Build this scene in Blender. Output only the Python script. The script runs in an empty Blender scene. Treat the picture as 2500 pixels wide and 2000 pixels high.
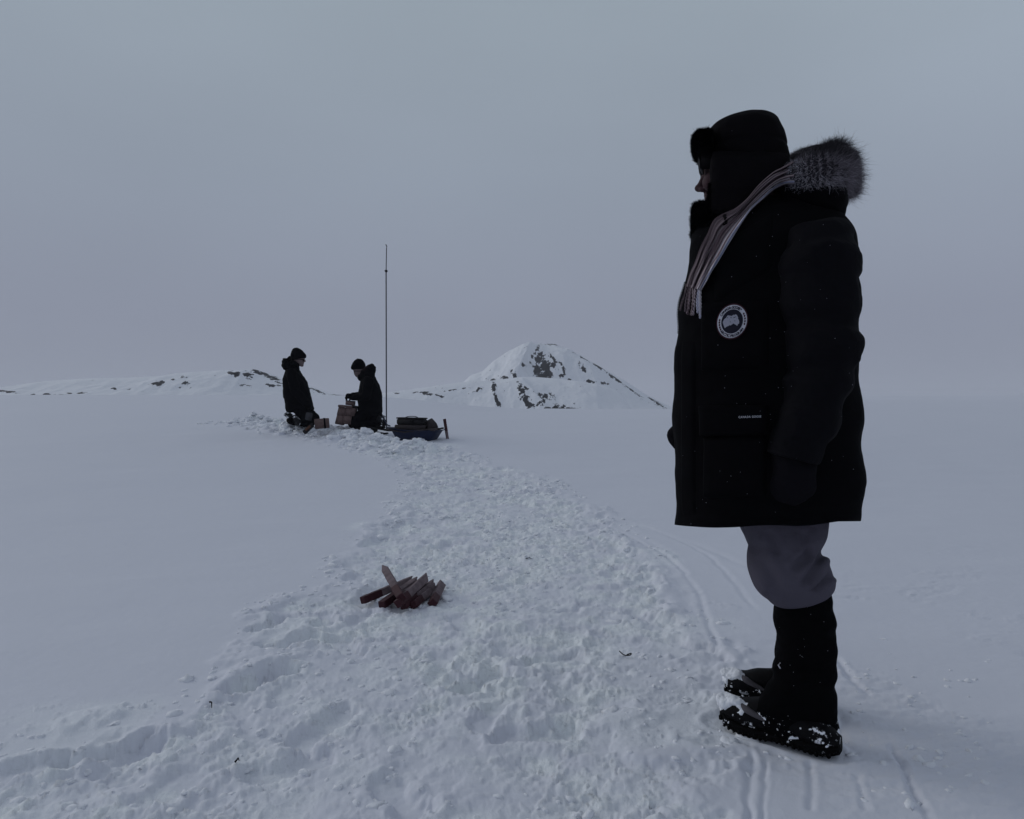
import bpy, bmesh, math, random
import numpy as np, time
_t0 = time.time()
def tick(n): print('TICK', n, round(time.time()-_t0, 1))
from mathutils import Vector, Matrix, geometry
from mathutils.bvhtree import BVHTree

random.seed(7); rng = np.random.default_rng(7)
sc = bpy.context.scene
C = sc.collection
F = 1700.0            # focal length in photo pixels (photo is 2500 wide)
CZ = 1.0              # camera height

# ------------------------------------------------------------------ camera
cam_d = bpy.data.cameras.new('camera'); cam = bpy.data.objects.new('camera', cam_d); C.objects.link(cam)
cam.location = (0, 0, CZ); cam.rotation_euler = (math.radians(90), 0, 0)
cam_d.sensor_width = 36; cam_d.lens = 36 * F / 2500; cam_d.clip_end = 9000; cam_d.clip_start = 0.05
sc.camera = cam

# ------------------------------------------------------------------ world + sun + exposure
SUN_EL, SUN_AZ = math.radians(24), math.radians(-62)      # azimuth measured from +Y, negative = to the left
w = bpy.data.worlds.new("World"); sc.world = w; w.use_nodes = True
nt = w.node_tree; N = nt.nodes; L = nt.links; N.clear()
out = N.new('ShaderNodeOutputWorld'); bg = N.new('ShaderNodeBackground'); L.new(bg.outputs[0], out.inputs[0])
bg.inputs[1].default_value = 1.0
sky = N.new('ShaderNodeTexSky'); sky.sky_type = 'NISHITA'; sky.sun_disc = False
sky.sun_elevation = SUN_EL; sky.sun_rotation = SUN_AZ
skm = N.new('ShaderNodeVectorMath'); skm.operation = 'SCALE'; skm.inputs[3].default_value = 0.06
L.new(sky.outputs[0], skm.inputs[0])
tc = N.new('ShaderNodeTexCoord'); sep = N.new('ShaderNodeSeparateXYZ'); L.new(tc.outputs['Generated'], sep.inputs[0])
ramp = N.new('ShaderNodeValToRGB'); L.new(sep.outputs['Z'], ramp.inputs[0])
SK = 1.0
def lin(r, g, b):
    f = lambda c: (c/255/12.92) if c/255 <= .04045 else ((c/255+.055)/1.055)**2.4
    return (f(r), f(g), f(b), 1)
EXPO = -1.0   # photo is exposed dark
def wc(r, g, b):   # colour of the overcast as displayed, before exposure
    c = lin(r, g, b); k = 2**(-EXPO)
    return (c[0]*k, c[1]*k, c[2]*k, 1)
els = ramp.color_ramp.elements
els[0].position = 0.0; els[0].color = wc(129, 135, 152)
els[1].position = 1.0; els[1].color = wc(130, 136, 150)  # zenith, out of view: darkened to hold the snow's brightness down
e = els.new(0.12); e.color = wc(132, 138, 155)
e = els.new(0.30); e.color = wc(140, 150, 164)
e = els.new(0.50); e.color = wc(148, 160, 171)
e = els.new(0.72); e.color = wc(128, 137, 150)  # unseen sky above the frame, also darkened to dim the snow
mp = N.new('ShaderNodeMapping'); mp.inputs['Scale'].default_value = (1.0, 1.0, 2.6); L.new(tc.outputs['Generated'], mp.inputs[0])
no = N.new('ShaderNodeTexNoise'); no.inputs['Scale'].default_value = 1.7; no.inputs['Detail'].default_value = 4; no.inputs['Roughness'].default_value = .45
L.new(mp.outputs[0], no.inputs['Vector'])
mr = N.new('ShaderNodeMapRange'); mr.inputs[1].default_value = .3; mr.inputs[2].default_value = .7; mr.inputs[3].default_value = .955; mr.inputs[4].default_value = 1.045
L.new(no.outputs[0], mr.inputs[0])
# a brighter patch of cloud towards the right of the view
dp = N.new('ShaderNodeVectorMath'); dp.operation = 'DOT_PRODUCT'; dp.inputs[1].default_value = (math.sin(.75)*.9, math.cos(.75)*.9, .40)
L.new(tc.outputs['Generated'], dp.inputs[0])
mr2 = N.new('ShaderNodeMapRange'); mr2.interpolation_type = 'SMOOTHSTEP'; mr2.inputs[1].default_value = .90; mr2.inputs[2].default_value = 1.0; mr2.inputs[3].default_value = 1.0; mr2.inputs[4].default_value = 1.13
L.new(dp.outputs['Value'], mr2.inputs[0])
mm = N.new('ShaderNodeMath'); mm.operation = 'MULTIPLY'; L.new(mr.outputs[0], mm.inputs[0]); L.new(mr2.outputs[0], mm.inputs[1])
sc1 = N.new('ShaderNodeVectorMath'); sc1.operation = 'SCALE'; L.new(ramp.outputs[0], sc1.inputs[0]); L.new(mm.outputs[0], sc1.inputs[3])
mx = N.new('ShaderNodeMix'); mx.data_type = 'RGBA'; mx.inputs[0].default_value = 0.03
L.new(sc1.outputs[0], mx.inputs[6]); L.new(skm.outputs[0], mx.inputs[7]); L.new(mx.outputs[2], bg.inputs[0])

sd = bpy.data.lights.new('sun', 'SUN'); so = bpy.data.objects.new('sun', sd); C.objects.link(so)
sd.energy = 1.42; sd.angle = math.radians(34); sd.color = (1.0, .997, .98)
sdir = Vector((math.sin(SUN_AZ)*math.cos(SUN_EL), math.cos(SUN_AZ)*math.cos(SUN_EL), math.sin(SUN_EL)))
so.rotation_euler = sdir.to_track_quat('Z', 'Y').to_euler()
so.location = sdir*60
sc.cycles.volume_bounces = 2
sc.view_settings.view_transform = 'Standard'; sc.view_settings.look = 'None'; sc.view_settings.gamma = 1
sc.view_settings.use_curve_mapping = False; sc.view_settings.exposure = EXPO+.06

# ------------------------------------------------------------------ helpers
def P(px, row, Y):
    return np.array([(px-1250)/F*Y, Y, CZ+(1000-row)/F*Y])

OFF = {}
def link(o, parent=None):
    C.objects.link(o)
    if parent is not None:
        o.parent = parent; OFF[o.name] = OFF[parent.name]
    else: OFF[o.name] = np.zeros(3)
    return o
def thing(name, label, cat, loc, group=None):
    o = bpy.data.objects.new(name, None); C.objects.link(o); o.location = loc; o.empty_display_size = .1
    OFF[o.name] = np.array(loc, float); o['label'] = label; o['category'] = cat
    if group: o['group'] = group
    return o
def tag(o, label, cat, group=None):
    o['label'] = label; o['category'] = cat
    if group: o['group'] = group
def np_mesh(name, V, Fc, smooth=True):
    me = bpy.data.meshes.new(name)
    V = np.asarray(V, np.float32)
    if isinstance(Fc, np.ndarray):
        nf, k = Fc.shape
        me.vertices.add(len(V)); me.vertices.foreach_set('co', V.ravel())
        me.loops.add(nf*k); me.loops.foreach_set('vertex_index', Fc.astype(np.int32).ravel())
        me.polygons.add(nf); me.polygons.foreach_set('loop_start', np.arange(nf, dtype=np.int32)*k)
        me.polygons.foreach_set('loop_total', np.full(nf, k, np.int32))
        me.update(calc_edges=True); me.validate()
    else:
        me.from_pydata([tuple(v) for v in V], [], [tuple(int(i) for i in f) for f in Fc]); me.update()
    me.polygons.foreach_set('use_smooth', np.full(len(me.polygons), smooth))
    return me
def mk(name, V, Fc, mat, parent=None, smooth=True, attrs=None, mats=None, midx=None, own=None):
    """V in world coordinates; made local to the root of parent (or to own=location)."""
    V = np.asarray(V, float)
    off = OFF[parent.name] if parent is not None else (np.array(own, float) if own is not None else np.zeros(3))
    me = np_mesh(name, V-off, Fc, smooth)
    for m in (mats or [mat]): me.materials.append(m)
    if midx is not None: me.polygons.foreach_set('material_index', np.asarray(midx, np.int32))
    for k, a in (attrs or {}).items():
        at = me.attributes.new(k, 'FLOAT', 'POINT'); at.data.foreach_set('value', np.asarray(a, np.float32))
    o = bpy.data.objects.new(name, me); link(o, parent)
    if parent is None and own is not None: o.location = own; OFF[o.name] = off
    return o
class Acc:
    def __init__(s): s.V = []; s.F = []; s.n = 0; s.M = []
    def add(s, V, Fc, m=0):
        V = np.asarray(V, float); s.V.append(V); s.F += [tuple(int(i)+s.n for i in f) for f in Fc]; s.M += [m]*len(Fc); s.n += len(V)
    def v(s): return np.concatenate(s.V)
    def mk(s, name, mat, parent=None, **k):
        return mk(name, s.v(), s.F, mat, parent, midx=s.M, **k)

# noise (numpy)
_K = [np.uint32(k) for k in (374761393, 668265263, 2246822519, 1274126177)]
def _u(v): return v.astype(np.int64).astype(np.uint32)
def _mix(h):
    h = h ^ (h >> np.uint32(15)); h = h*np.uint32(2654435761); h ^= h >> np.uint32(13); h *= np.uint32(2246822519); h ^= h >> np.uint32(16); return h
def _h(*a):
    n = np.uint32(0)
    for i, v in enumerate(a): n = n ^ (_u(np.asarray(v))*_K[i])
    return _mix(n)*(1/4294967295.0)
def n2(x, y, s=0):
    xi = np.floor(x); yi = np.floor(y); fx = x-xi; fy = y-yi
    fx = fx*fx*fx*(fx*(fx*6-15)+10); fy = fy*fy*fy*(fy*(fy*6-15)+10)
    X = _u(xi); Y = _u(yi); S = np.uint32((s*2246822519) & 0xffffffff); one = np.uint32(1)
    x0 = X*_K[0] ^ S; x1 = (X+one)*_K[0] ^ S; y0 = Y*_K[1]; y1 = (Y+one)*_K[1]; k = 1/4294967295.0
    a = _mix(x0 ^ y0); b = _mix(x1 ^ y0); c = _mix(x0 ^ y1); d = _mix(x1 ^ y1)
    return ((a*(1-fx)+b*fx)*(1-fy)+(c*(1-fx)+d*fx)*fy)*k - .5
def fbm2(x, y, o=4, s=0, g=.5):
    t = 0; a = 1; 
    for i in range(o):
        t = t + a*n2(x, y, s+i); x, y = 1.62*x-1.2*y+3.1, 1.2*x+1.62*y+7.7; a *= g
    return t
def n3(p, s=0):
    x, y, z = p[..., 0], p[..., 1], p[..., 2]
    xi = np.floor(x); yi = np.floor(y); zi = np.floor(z); f = [x-xi, y-yi, z-zi]; f = [t*t*(3-2*t) for t in f]
    S = np.full_like(xi, s); t = 0
    for dx in (0, 1):
        for dy in (0, 1):
            for dz in (0, 1):
                t = t+_h(xi+dx, yi+dy, zi+dz, S)*(f[0] if dx else 1-f[0])*(f[1] if dy else 1-f[1])*(f[2] if dz else 1-f[2])
    return t-.5
def fbm3(p, o=3, s=0):
    t = 0; a = 1
    for i in range(o): t = t+a*n3(p, s+i); p = p*2.03+5.3; a *= .5
    return t
def cells(x, y, c, prob, rmin, rmax, s, flat=1.0):
    """lumps: rounded bumps, one candidate per cell; returns height as a fraction of radius * radius"""
    gx = x/c; gy = y/c; xi = np.floor(gx); yi = np.floor(gy); best = np.zeros_like(x); k = 1/4294967295.0
    for dx in (-1, 0, 1):
        for dy in (-1, 0, 1):
            cx = xi+dx; cy = yi+dy; h = _mix(_u(cx)*_K[0] ^ _u(cy)*_K[1] ^ np.uint32((s*2246822519) & 0xffffffff))
            q = h*k; sel = np.nonzero(q < prob)[0]
            if len(sel) == 0: continue
            h = h[sel]; r1 = _mix(h+np.uint32(11)); r2 = _mix(r1+np.uint32(7)); r3 = _mix(r2+np.uint32(5)); r4 = _mix(r3+np.uint32(3))
            jx = cx[sel]+r1*k; jy = cy[sel]+r2*k; r = rmin+(rmax-rmin)*(r3*k)**2; an = r4*k*6.283; el = .6+.4*((r4 >> np.uint32(8)) % np.uint32(97))/97.
            ux = (gx[sel]-jx)*c; uy = (gy[sel]-jy)*c; a = ux*np.cos(an)+uy*np.sin(an); b = -ux*np.sin(an)+uy*np.cos(an)
            qq = 1-(a/r)**2-(b/(r*el))**2; hh = np.sqrt(np.maximum(qq, 0))*r*flat; best[sel] = np.maximum(best[sel], hh)
    return best
def ss(a, b, x):
    t = np.clip((x-a)/(b-a), 0, 1); return t*t*(3-2*t)

# materials
def mat(name, col, rough=.8, spec=.3, bump=None, noise=None, metal=0, sheen=0):
    m = bpy.data.materials.new(name); m.use_nodes = True; t = m.node_tree; b = t.nodes['Principled BSDF']
    b.inputs['Base Color'].default_value = (*col[:3], 1); b.inputs['Roughness'].default_value = rough
    b.inputs['Specular IOR Level'].default_value = spec; b.inputs['Metallic'].default_value = metal
    if sheen: b.inputs['Sheen Weight'].default_value = sheen
    co = t.nodes.new('ShaderNodeTexCoord')
    if noise:   # (scale, other colour, detail)
        n = t.nodes.new('ShaderNodeTexNoise'); n.inputs['Scale'].default_value = noise[0]; n.inputs['Detail'].default_value = noise[2]
        t.links.new(co.outputs['Object'], n.inputs['Vector'])
        r = t.nodes.new('ShaderNodeValToRGB'); t.links.new(n.outputs[0], r.inputs[0])
        r.color_ramp.elements[0].position = .35; r.color_ramp.elements[1].position = .65
        r.color_ramp.elements[0].color = (*col[:3], 1); r.color_ramp.elements[1].color = (*noise[1][:3], 1)
        t.links.new(r.outputs[0], b.inputs['Base Color'])
    if bump:    # (scale, strength, distance)
        n = t.nodes.new('ShaderNodeTexNoise'); n.inputs['Scale'].default_value = bump[0]; n.inputs['Detail'].default_value = 5
        t.links.new(co.outputs['Object'], n.inputs['Vector'])
        u = t.nodes.new('ShaderNodeBump'); u.inputs['Strength'].default_value = bump[1]; u.inputs['Distance'].default_value = bump[2]
        t.links.new(n.outputs[0], u.inputs['Height']); t.links.new(u.outputs[0], b.inputs['Normal'])
    return m
def attr_mix(m, attr, col, lo=.45, hi=.55, nscale=None, namp=.6, rough=None):
    """mix a second colour in where a vertex attribute (plus fine noise) is high"""
    t = m.node_tree; b = t.nodes['Principled BSDF']
    a = t.nodes.new('ShaderNodeAttribute'); a.attribute_name = attr; val = a.outputs['Fac']
    if nscale:
        co = t.nodes.new('ShaderNodeTexCoord'); n = t.nodes.new('ShaderNodeTexNoise'); n.inputs['Scale'].default_value = nscale; n.inputs['Detail'].default_value = 6; n.inputs['Roughness'].default_value = .65
        t.links.new(co.outputs['Object'], n.inputs['Vector'])
        q = t.nodes.new('ShaderNodeMath'); q.operation = 'MULTIPLY_ADD'; q.inputs[1].default_value = namp*2; q.inputs[2].default_value = -namp
        t.links.new(n.outputs[0], q.inputs[0])
        s = t.nodes.new('ShaderNodeMath'); s.operation = 'ADD'; t.links.new(q.outputs[0], s.inputs[0]); t.links.new(val, s.inputs[1]); val = s.outputs[0]
    r = t.nodes.new('ShaderNodeMapRange'); r.interpolation_type = 'SMOOTHSTEP'; r.inputs[1].default_value = lo; r.inputs[2].default_value = hi; t.links.new(val, r.inputs[0])
    x = t.nodes.new('ShaderNodeMix'); x.data_type = 'RGBA'; t.links.new(r.outputs[0], x.inputs[0])
    if b.inputs['Base Color'].links: t.links.new(b.inputs['Base Color'].links[0].from_socket, x.inputs[6])
    else: x.inputs[6].default_value = b.inputs['Base Color'].default_value
    x.inputs[7].default_value = (*col[:3], 1); t.links.new(x.outputs[2], b.inputs['Base Color'])
    return m
SNOW = (.83, .85, .90)
M = {}
def snow_mat(name, bumps):
    m = mat(name, SNOW, .75, .25); t = m.node_tree; b = t.nodes['Principled BSDF']
    co = t.nodes.new('ShaderNodeTexCoord'); prev = None
    for sc_, st, d in bumps:
        n = t.nodes.new('ShaderNodeTexNoise'); n.inputs['Scale'].default_value = sc_; n.inputs['Detail'].default_value = 4; n.inputs['Roughness'].default_value = .6
        t.links.new(co.outputs['Object'], n.inputs['Vector'])
        u = t.nodes.new('ShaderNodeBump'); u.inputs['Strength'].default_value = st; u.inputs['Distance'].default_value = d
        t.links.new(n.outputs[0], u.inputs['Height'])
        if prev: t.links.new(prev.outputs[0], u.inputs['Normal'])
        prev = u
    t.links.new(prev.outputs[0], b.inputs['Normal'])
    return m
M['snow'] = snow_mat('snow', [(6, .2, .02), (170, .3, .002)])
def crunchy(m):
    t = m.node_tree; b = t.nodes['Principled BSDF']; co = t.nodes.new('ShaderNodeTexCoord')
    a = t.nodes.new('ShaderNodeAttribute'); a.attribute_name = 'trodden'; prev = b.inputs['Normal'].links[0].from_socket
    for sc_, d in ((38, .012), (95, .006)):
        n = t.nodes.new('ShaderNodeTexNoise'); n.inputs['Scale'].default_value = sc_; n.inputs['Detail'].default_value = 5; n.inputs['Roughness'].default_value = .62; n.inputs['Distortion'].default_value = .6
        t.links.new(co.outputs['Object'], n.inputs['Vector'])
        q = t.nodes.new('ShaderNodeMath'); q.operation = 'MULTIPLY'; t.links.new(n.outputs[0], q.inputs[0]); t.links.new(a.outputs['Fac'], q.inputs[1])
        u = t.nodes.new('ShaderNodeBump'); u.inputs['Strength'].default_value = .8; u.inputs['Distance'].default_value = d
        t.links.new(q.outputs[0], u.inputs['Height']); t.links.new(prev, u.inputs['Normal']); prev = u.outputs[0]
    t.links.new(prev, b.inputs['Normal'])
crunchy(M['snow'])
# packed crust is a little greyer than freshly broken snow
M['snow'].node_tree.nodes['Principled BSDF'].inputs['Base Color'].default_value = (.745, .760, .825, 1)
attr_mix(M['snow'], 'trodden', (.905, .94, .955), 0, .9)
SNOW = (.87, .885, .925)
M['snow_lump'] = snow_mat('snow_lump', [(60, .5, .01)])
M['snow_far'] = snow_mat('hill_snow', [(.12, .35, 1.2), (.6, .3, .4)])
attr_mix(M['snow_far'], 'rock', (.007, .006, .010), .50, .60, .62, 1.5)
_t = M['snow_far'].node_tree; _n = [n for n in _t.nodes if n.type == 'TEX_NOISE' and abs(n.inputs['Scale'].default_value-.62) < 1e-4][0]
_m = _t.nodes.new('ShaderNodeMapping'); _m.inputs['Rotation'].default_value = (0, math.radians(-28), 0); _m.inputs['Scale'].default_value = (1.7, .8, .75)
_t.links.new(_n.inputs['Vector'].links[0].from_socket, _m.inputs[0]); _t.links.new(_m.outputs[0], _n.inputs['Vector'])
M['coat'] = mat('black_shell_fabric', (.0026, .0025, .0034), .9, .03, bump=(9, .35, .02))
M['sleeve'] = mat('sleeve_fabric', (.0052, .0049, .0066), .85, .05, bump=(9, .6, .03))
M['coat_d'] = mat('black_lining', (.0018, .0018, .0024), .95, .02)
M['fleece'] = mat('black_fleece', (.0022, .0022, .0028), 1, .02, bump=(180, .8, .01))
M['hat'] = mat('black_hat_shell', (.0036, .0030, .0040), .85, .05, bump=(14, .4, .02))
M['skin'] = mat('skin', (.060, .032, .036), .65, .15, noise=(30, (.05, .027, .031), 3))
M['skin_far'] = mat('far_skin', (.16, .12, .12), .6, .3)  # one even skin colour for the kneeling people
M['lens'] = mat('dark_lens', (.006, .006, .008), .5, .04)
M['frame'] = mat('glasses_frame', (.004, .004, .005), .7, .03)
M['trouser'] = mat('grey_trouser_cloth', (.092, .084, .108), .95, .1, bump=(22, .35, .02), noise=(5, (.078, .071, .092), 4))
M['gaiter'] = mat('black_gaiter', (.0022, .0022, .0028), .9, .03, bump=(12, .4, .02))
M['boot'] = mat('boot_leather', (.0075, .0072, .0085), .6, .3, bump=(60, .3, .005))
M['sole'] = mat('black_rubber', (.0045, .0045, .005), .8, .2)
M['grey_trim'] = mat('grey_boot_trim', (.085, .078, .085), .8, .2)
M['mitten'] = mat('black_mitten', (.0068, .0062, .0082), .95, .04, bump=(60, .4, .006))
M['white_thread'] = mat('white_thread', (.50, .50, .56), .8, .2)
M['navy_thread'] = mat('navy_thread', (.012, .011, .022), .8, .2, bump=(600, .5, .001))
M['map_thread'] = mat('grey_map_thread', (.27, .27, .33), .8, .2, noise=(700, (.36, .36, .43), 2))
M['red_thread'] = mat('maroon_thread', (.035, .008, .014), .8, .2)
M['wood'] = mat('raw_wood', (.20, .155, .165), .85, .2, noise=(26, (.12, .09, .097), 5), bump=(70, .4, .004))
M['red_paint'] = mat('dark_red_paint', (.042, .010, .016), .7, .3, noise=(40, (.045, .010, .014), 4))
M['blue'] = mat('blue_plastic', (.006, .012, .042), .55, .35, bump=(20, .2, .01))
M['case'] = mat('dark_case', (.016, .015, .017), .8, .2, bump=(30, .3, .01))
M['case_grey'] = mat('brown_grey_tarp', (.050, .042, .044), .9, .15, bump=(18, .5, .03))
M['card'] = mat('brown_card', (.165, .115, .108), .9, .15, noise=(9, (.12, .083, .080), 4), bump=(25, .3, .01))
M['dark'] = mat('dark_cloth', (.0034, .0034, .0050), .9, .04, bump=(12, .4, .02))
M['hood_far'] = mat('dark_brown_fur', (.022, .016, .018), 1, .05)
M['metal'] = mat('grey_pole', (.055, .060, .078), .5, .4, metal=.3)
M['orange'] = mat('orange_mark', (.09, .035, .02), .7, .3)
M['patch'] = mat('grey_knee_patch', (.055, .055, .062), .8, .2)
M['twig'] = mat('twig', (.02, .018, .02), .9, .1)

# ------------------------------------------------------------------ terrain
YS = np.array([-400, 0, 2, 4, 6, 8, 10, 11, 12, 16, 25, 40, 60, 90, 130, 250, 600, 1300, 2200, 3500.])
ZL = np.array([0, 0, 0, .03, .12, .26, .43, .51, .595, .87, 1.27, 1.72, 2.2, 2.85, 2.9, 2.9, 3, 3, 3, 3.])
ZR = np.array([0, 0, 0, .03, .12, .26, .43, .51, .585, .78, .90, 1.0, 1.0, .8, .5, .3, 0, 0, 0, 0.])
ZF = np.array([0, 0, 0, .03, .12, .26, .43, .51, .585, .76, .90, 1.03, 1.2, 1.45, 1.9, 3.4, 9, 24, 50, 96.])
_yy = np.concatenate([np.linspace(-400, 0, 3), np.linspace(.2, 130, 1300), np.geomspace(132, 3500, 90)])
def _smooth_tab(Z):
    z = np.interp(_yy, YS, Z)
    k = np.hanning(31); k /= k.sum(); q = z.copy(); q[3:1303] = np.convolve(np.pad(z[3:1303], 15, 'edge'), k, 'valid'); return q
TL, TR, TF = _smooth_tab(ZL), _smooth_tab(ZR), _smooth_tab(ZF)
def base(x, y):
    u = x/np.maximum(y, 2.0)
    l = np.interp(y, _yy, TL); r = np.interp(y, _yy, TR); f = np.interp(y, _yy, TF)
    k = ss(-.25, .03, u); k2 = ss(.26, .46, u)
    z = l*(1-k)+r*k*(1-k2)+f*k2
    d = np.hypot(x, y)
    z = z+fbm2(x/3.1, y/3.1, 3, 11)*.035*ss(2.5, 8, d)+fbm2(x/17, y/17, 3, 21)*.12*ss(14, 40, d)+fbm2(x/260, y/420, 3, 25)*9*ss(350, 1500, d)+fbm2(x/60, y/90, 2, 27)*1.2*ss(120, 500, d)
    return z
def base1(x, y): return float(base(np.array([x]), np.array([y]))[0])
def G(px, row):
    """point of the snow seen at a photo pixel"""
    Y = 1.2
    while Y < 80:
        x = (px-1250)/F*Y; z = CZ+(1000-row)/F*Y
        if z <= base1(x, Y): break
        Y *= 1.004
    return np.array([(px-1250)/F*Y, Y])
poly_px = [(-900, 2300), (-260, 1925), (0, 1868), (150, 1828), (240, 1806), (380, 1756), (500, 1702), (590, 1650), (650, 1590), (690, 1545), (665, 1512), (690, 1470), (790, 1452), (815, 1440),
           (850, 1400), (862, 1345), (925, 1290), (985, 1235), (1015, 1190), (1000, 1150), (960, 1125), (900, 1108), (940, 1094), (1000, 1098), (1080, 1086), (1120, 1105), (1180, 1128), (1250, 1150),
           (1330, 1178), (1400, 1215), (1460, 1262), (1530, 1310), (1600, 1365), (1655, 1420), (1690, 1490), (1715, 1570), (1735, 1640), (1765, 1700), (1745, 1745), (1640, 1742), (1560, 1765),
           (1530, 1830), (1640, 1840), (1700, 1820), (1760, 1880), (1790, 1960), (1900, 2300)]
poly = np.array([G(*p) for p in poly_px])
def sdist(x, y, pg):
    """signed distance to a polygon, positive inside"""
    d = np.full(x.shape, 1e9); ins = np.zeros(x.shape, bool); n = len(pg)
    for i in range(n):
        a = pg[i]; b = pg[(i+1) % n]; e = b-a; L2 = (e@e)
        t = np.clip(((x-a[0])*e[0]+(y-a[1])*e[1])/L2, 0, 1)
        d = np.minimum(d, np.hypot(x-a[0]-t*e[0], y-a[1]-t*e[1]))
        c = ((a[1] > y) != (b[1] > y)); 
        with np.errstate(divide='ignore', invalid='ignore'): xx = (b[0]-a[0])*(y-a[1])/(b[1]-a[1]+1e-12)+a[0]
        ins ^= (c & (x < xx))
    return np.where(ins, d, -d)
def pdist(x, y, pl):
    d = np.full(x.shape, 1e9); s = np.zeros(x.shape); acc = 0
    for i in range(len(pl)-1):
        a = pl[i]; b = pl[i+1]; e = b-a; Ln = math.hypot(*e)
        t = np.clip(((x-a[0])*e[0]+(y-a[1])*e[1])/(Ln*Ln), 0, 1); q = np.hypot(x-a[0]-t*e[0], y-a[1]-t*e[1])
        m = q < d; d = np.where(m, q, d); s = np.where(m, acc+t*Ln, s); acc += Ln
    return d, s/acc
def smooth_line(pts, n=30):
    pts = np.array(pts, float); t = np.linspace(0, len(pts)-1, n); o = []
    for q in t:
        i = min(int(q), len(pts)-2); f = q-i; p0 = pts[max(i-1, 0)]; p1 = pts[i]; p2 = pts[i+1]; p3 = pts[min(i+2, len(pts)-1)]
        o.append(.5*((2*p1)+(-p0+p2)*f+(2*p0-5*p1+4*p2-p3)*f*f+(-p0+3*p1-3*p2+p3)*f**3))
    return np.array(o)
# grooves left by sled runners and ski poles: pixels, width, depth
grooves_px = [([(1440, 1268), (1560, 1320), (1650, 1375), (1705, 1450), (1735, 1540), (1768, 1620), (1795, 1665)], .014, .010),
              ([(1500, 1262), (1640, 1310), (1740, 1365), (1800, 1430), (1850, 1500)], .016, .006),
              ([(1780, 1560), (1815, 1620), (1835, 1665)], .02, .010),
              ([(1480, 1285), (1590, 1340), (1660, 1420), (1700, 1520)], .05, .008),
              ([(1380, 1235), (1520, 1275), (1700, 1330), (1860, 1400), (1900, 1430)], .03, .006),
              ([(1400, 1262), (1540, 1300), (1640, 1350)], .03, .006), ([(1340, 1260), (1480, 1320), (1560, 1370)], .03, .006),
              ([(1830, 1830), (1832, 1900), (1820, 2000), (1812, 2080)], .009, .012), ([(1862, 1850), (1868, 1920), (1860, 2010), (1850, 2100)], .007, .008),
              ([(1970, 1852), (1975, 1905), (1985, 1960), (1990, 1985)], .009, .012), ([(2030, 1600), (2070, 1650), (2118, 1706)], .011, .014),
              ([(2040, 1730), (2062, 1790), (2082, 1850)], .012, .012), ([(2045, 1745), (2082, 1785)], .02, .010),
              ([(2090, 1880), (2100, 1940), (2118, 1985)], .008, .007), ([(2166, 1808), (2200, 1870), (2235, 1935), (2262, 2000), (2290, 2090)], .010, .015)]
grooves = [(np.array([G(*p) for p in smooth_line(g, 14)]), w_, d_) for g, w_, d_ in grooves_px]
camp_line = np.array([G(*p) for p in [(560, 1030), (620, 1034), (680, 1044), (730, 1056), (790, 1058), (850, 1068), (900, 1084), (950, 1092), (1000, 1099)]])
camp_back = np.array([G(*p) for p in [(650, 1022), (700, 1026), (760, 1032), (830, 1036), (930, 1042)]])
FEET = []   # (heel xy, toe xy) filled from the man's stance below
HEEL_N, TOE_N = np.array([.918, 2.025]), np.array([.668, 2.215])
HEEL_F, TOE_F = np.array([.965, 2.29]), np.array([.748, 2.43])
clear_px = G(1660, 1790)

_prints = []
def _make_prints():
    r = np.random.default_rng(5); k = 0
    while len(_prints) < 150 and k < 6000:
        k += 1
        Y = r.uniform(1.3, 11.5)**1.0; x = r.uniform(-2.6, 1.8)
        if sdist(np.array([x]), np.array([Y]), poly)[0] < .05: continue
        if np.hypot(x-clear_px[0], Y-clear_px[1]) < .22 or np.hypot(x-.8, Y-2.15) < .42: continue
        a = math.radians(90+20*(x/Y > -.1))+r.normal(0, .55)+(math.pi if r.random() < .4 else 0)
        _prints.append((x, Y, a, r.uniform(.22, .29), r.uniform(.045, .056), r.uniform(.006, .022)))
    for px, row, a, d in [(270, 1838, .5, .035), (50, 1880, .3, .025), (672, 1518, 1.2, .035), (712, 1566, .9, .03), (840, 1570, 2.2, .03), (1360, 1600, .2, .03), (1310, 1778, .15, .035), (1180, 1650, 1.0, .04), (640, 1655, 1.0, .05), (790, 1760, 1.2, .03), (700, 1860, .5, .03)]:
        g = G(px, row); _prints.append((g[0], g[1], a, .30, .06, d))
_make_prints()
_last = {}
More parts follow.
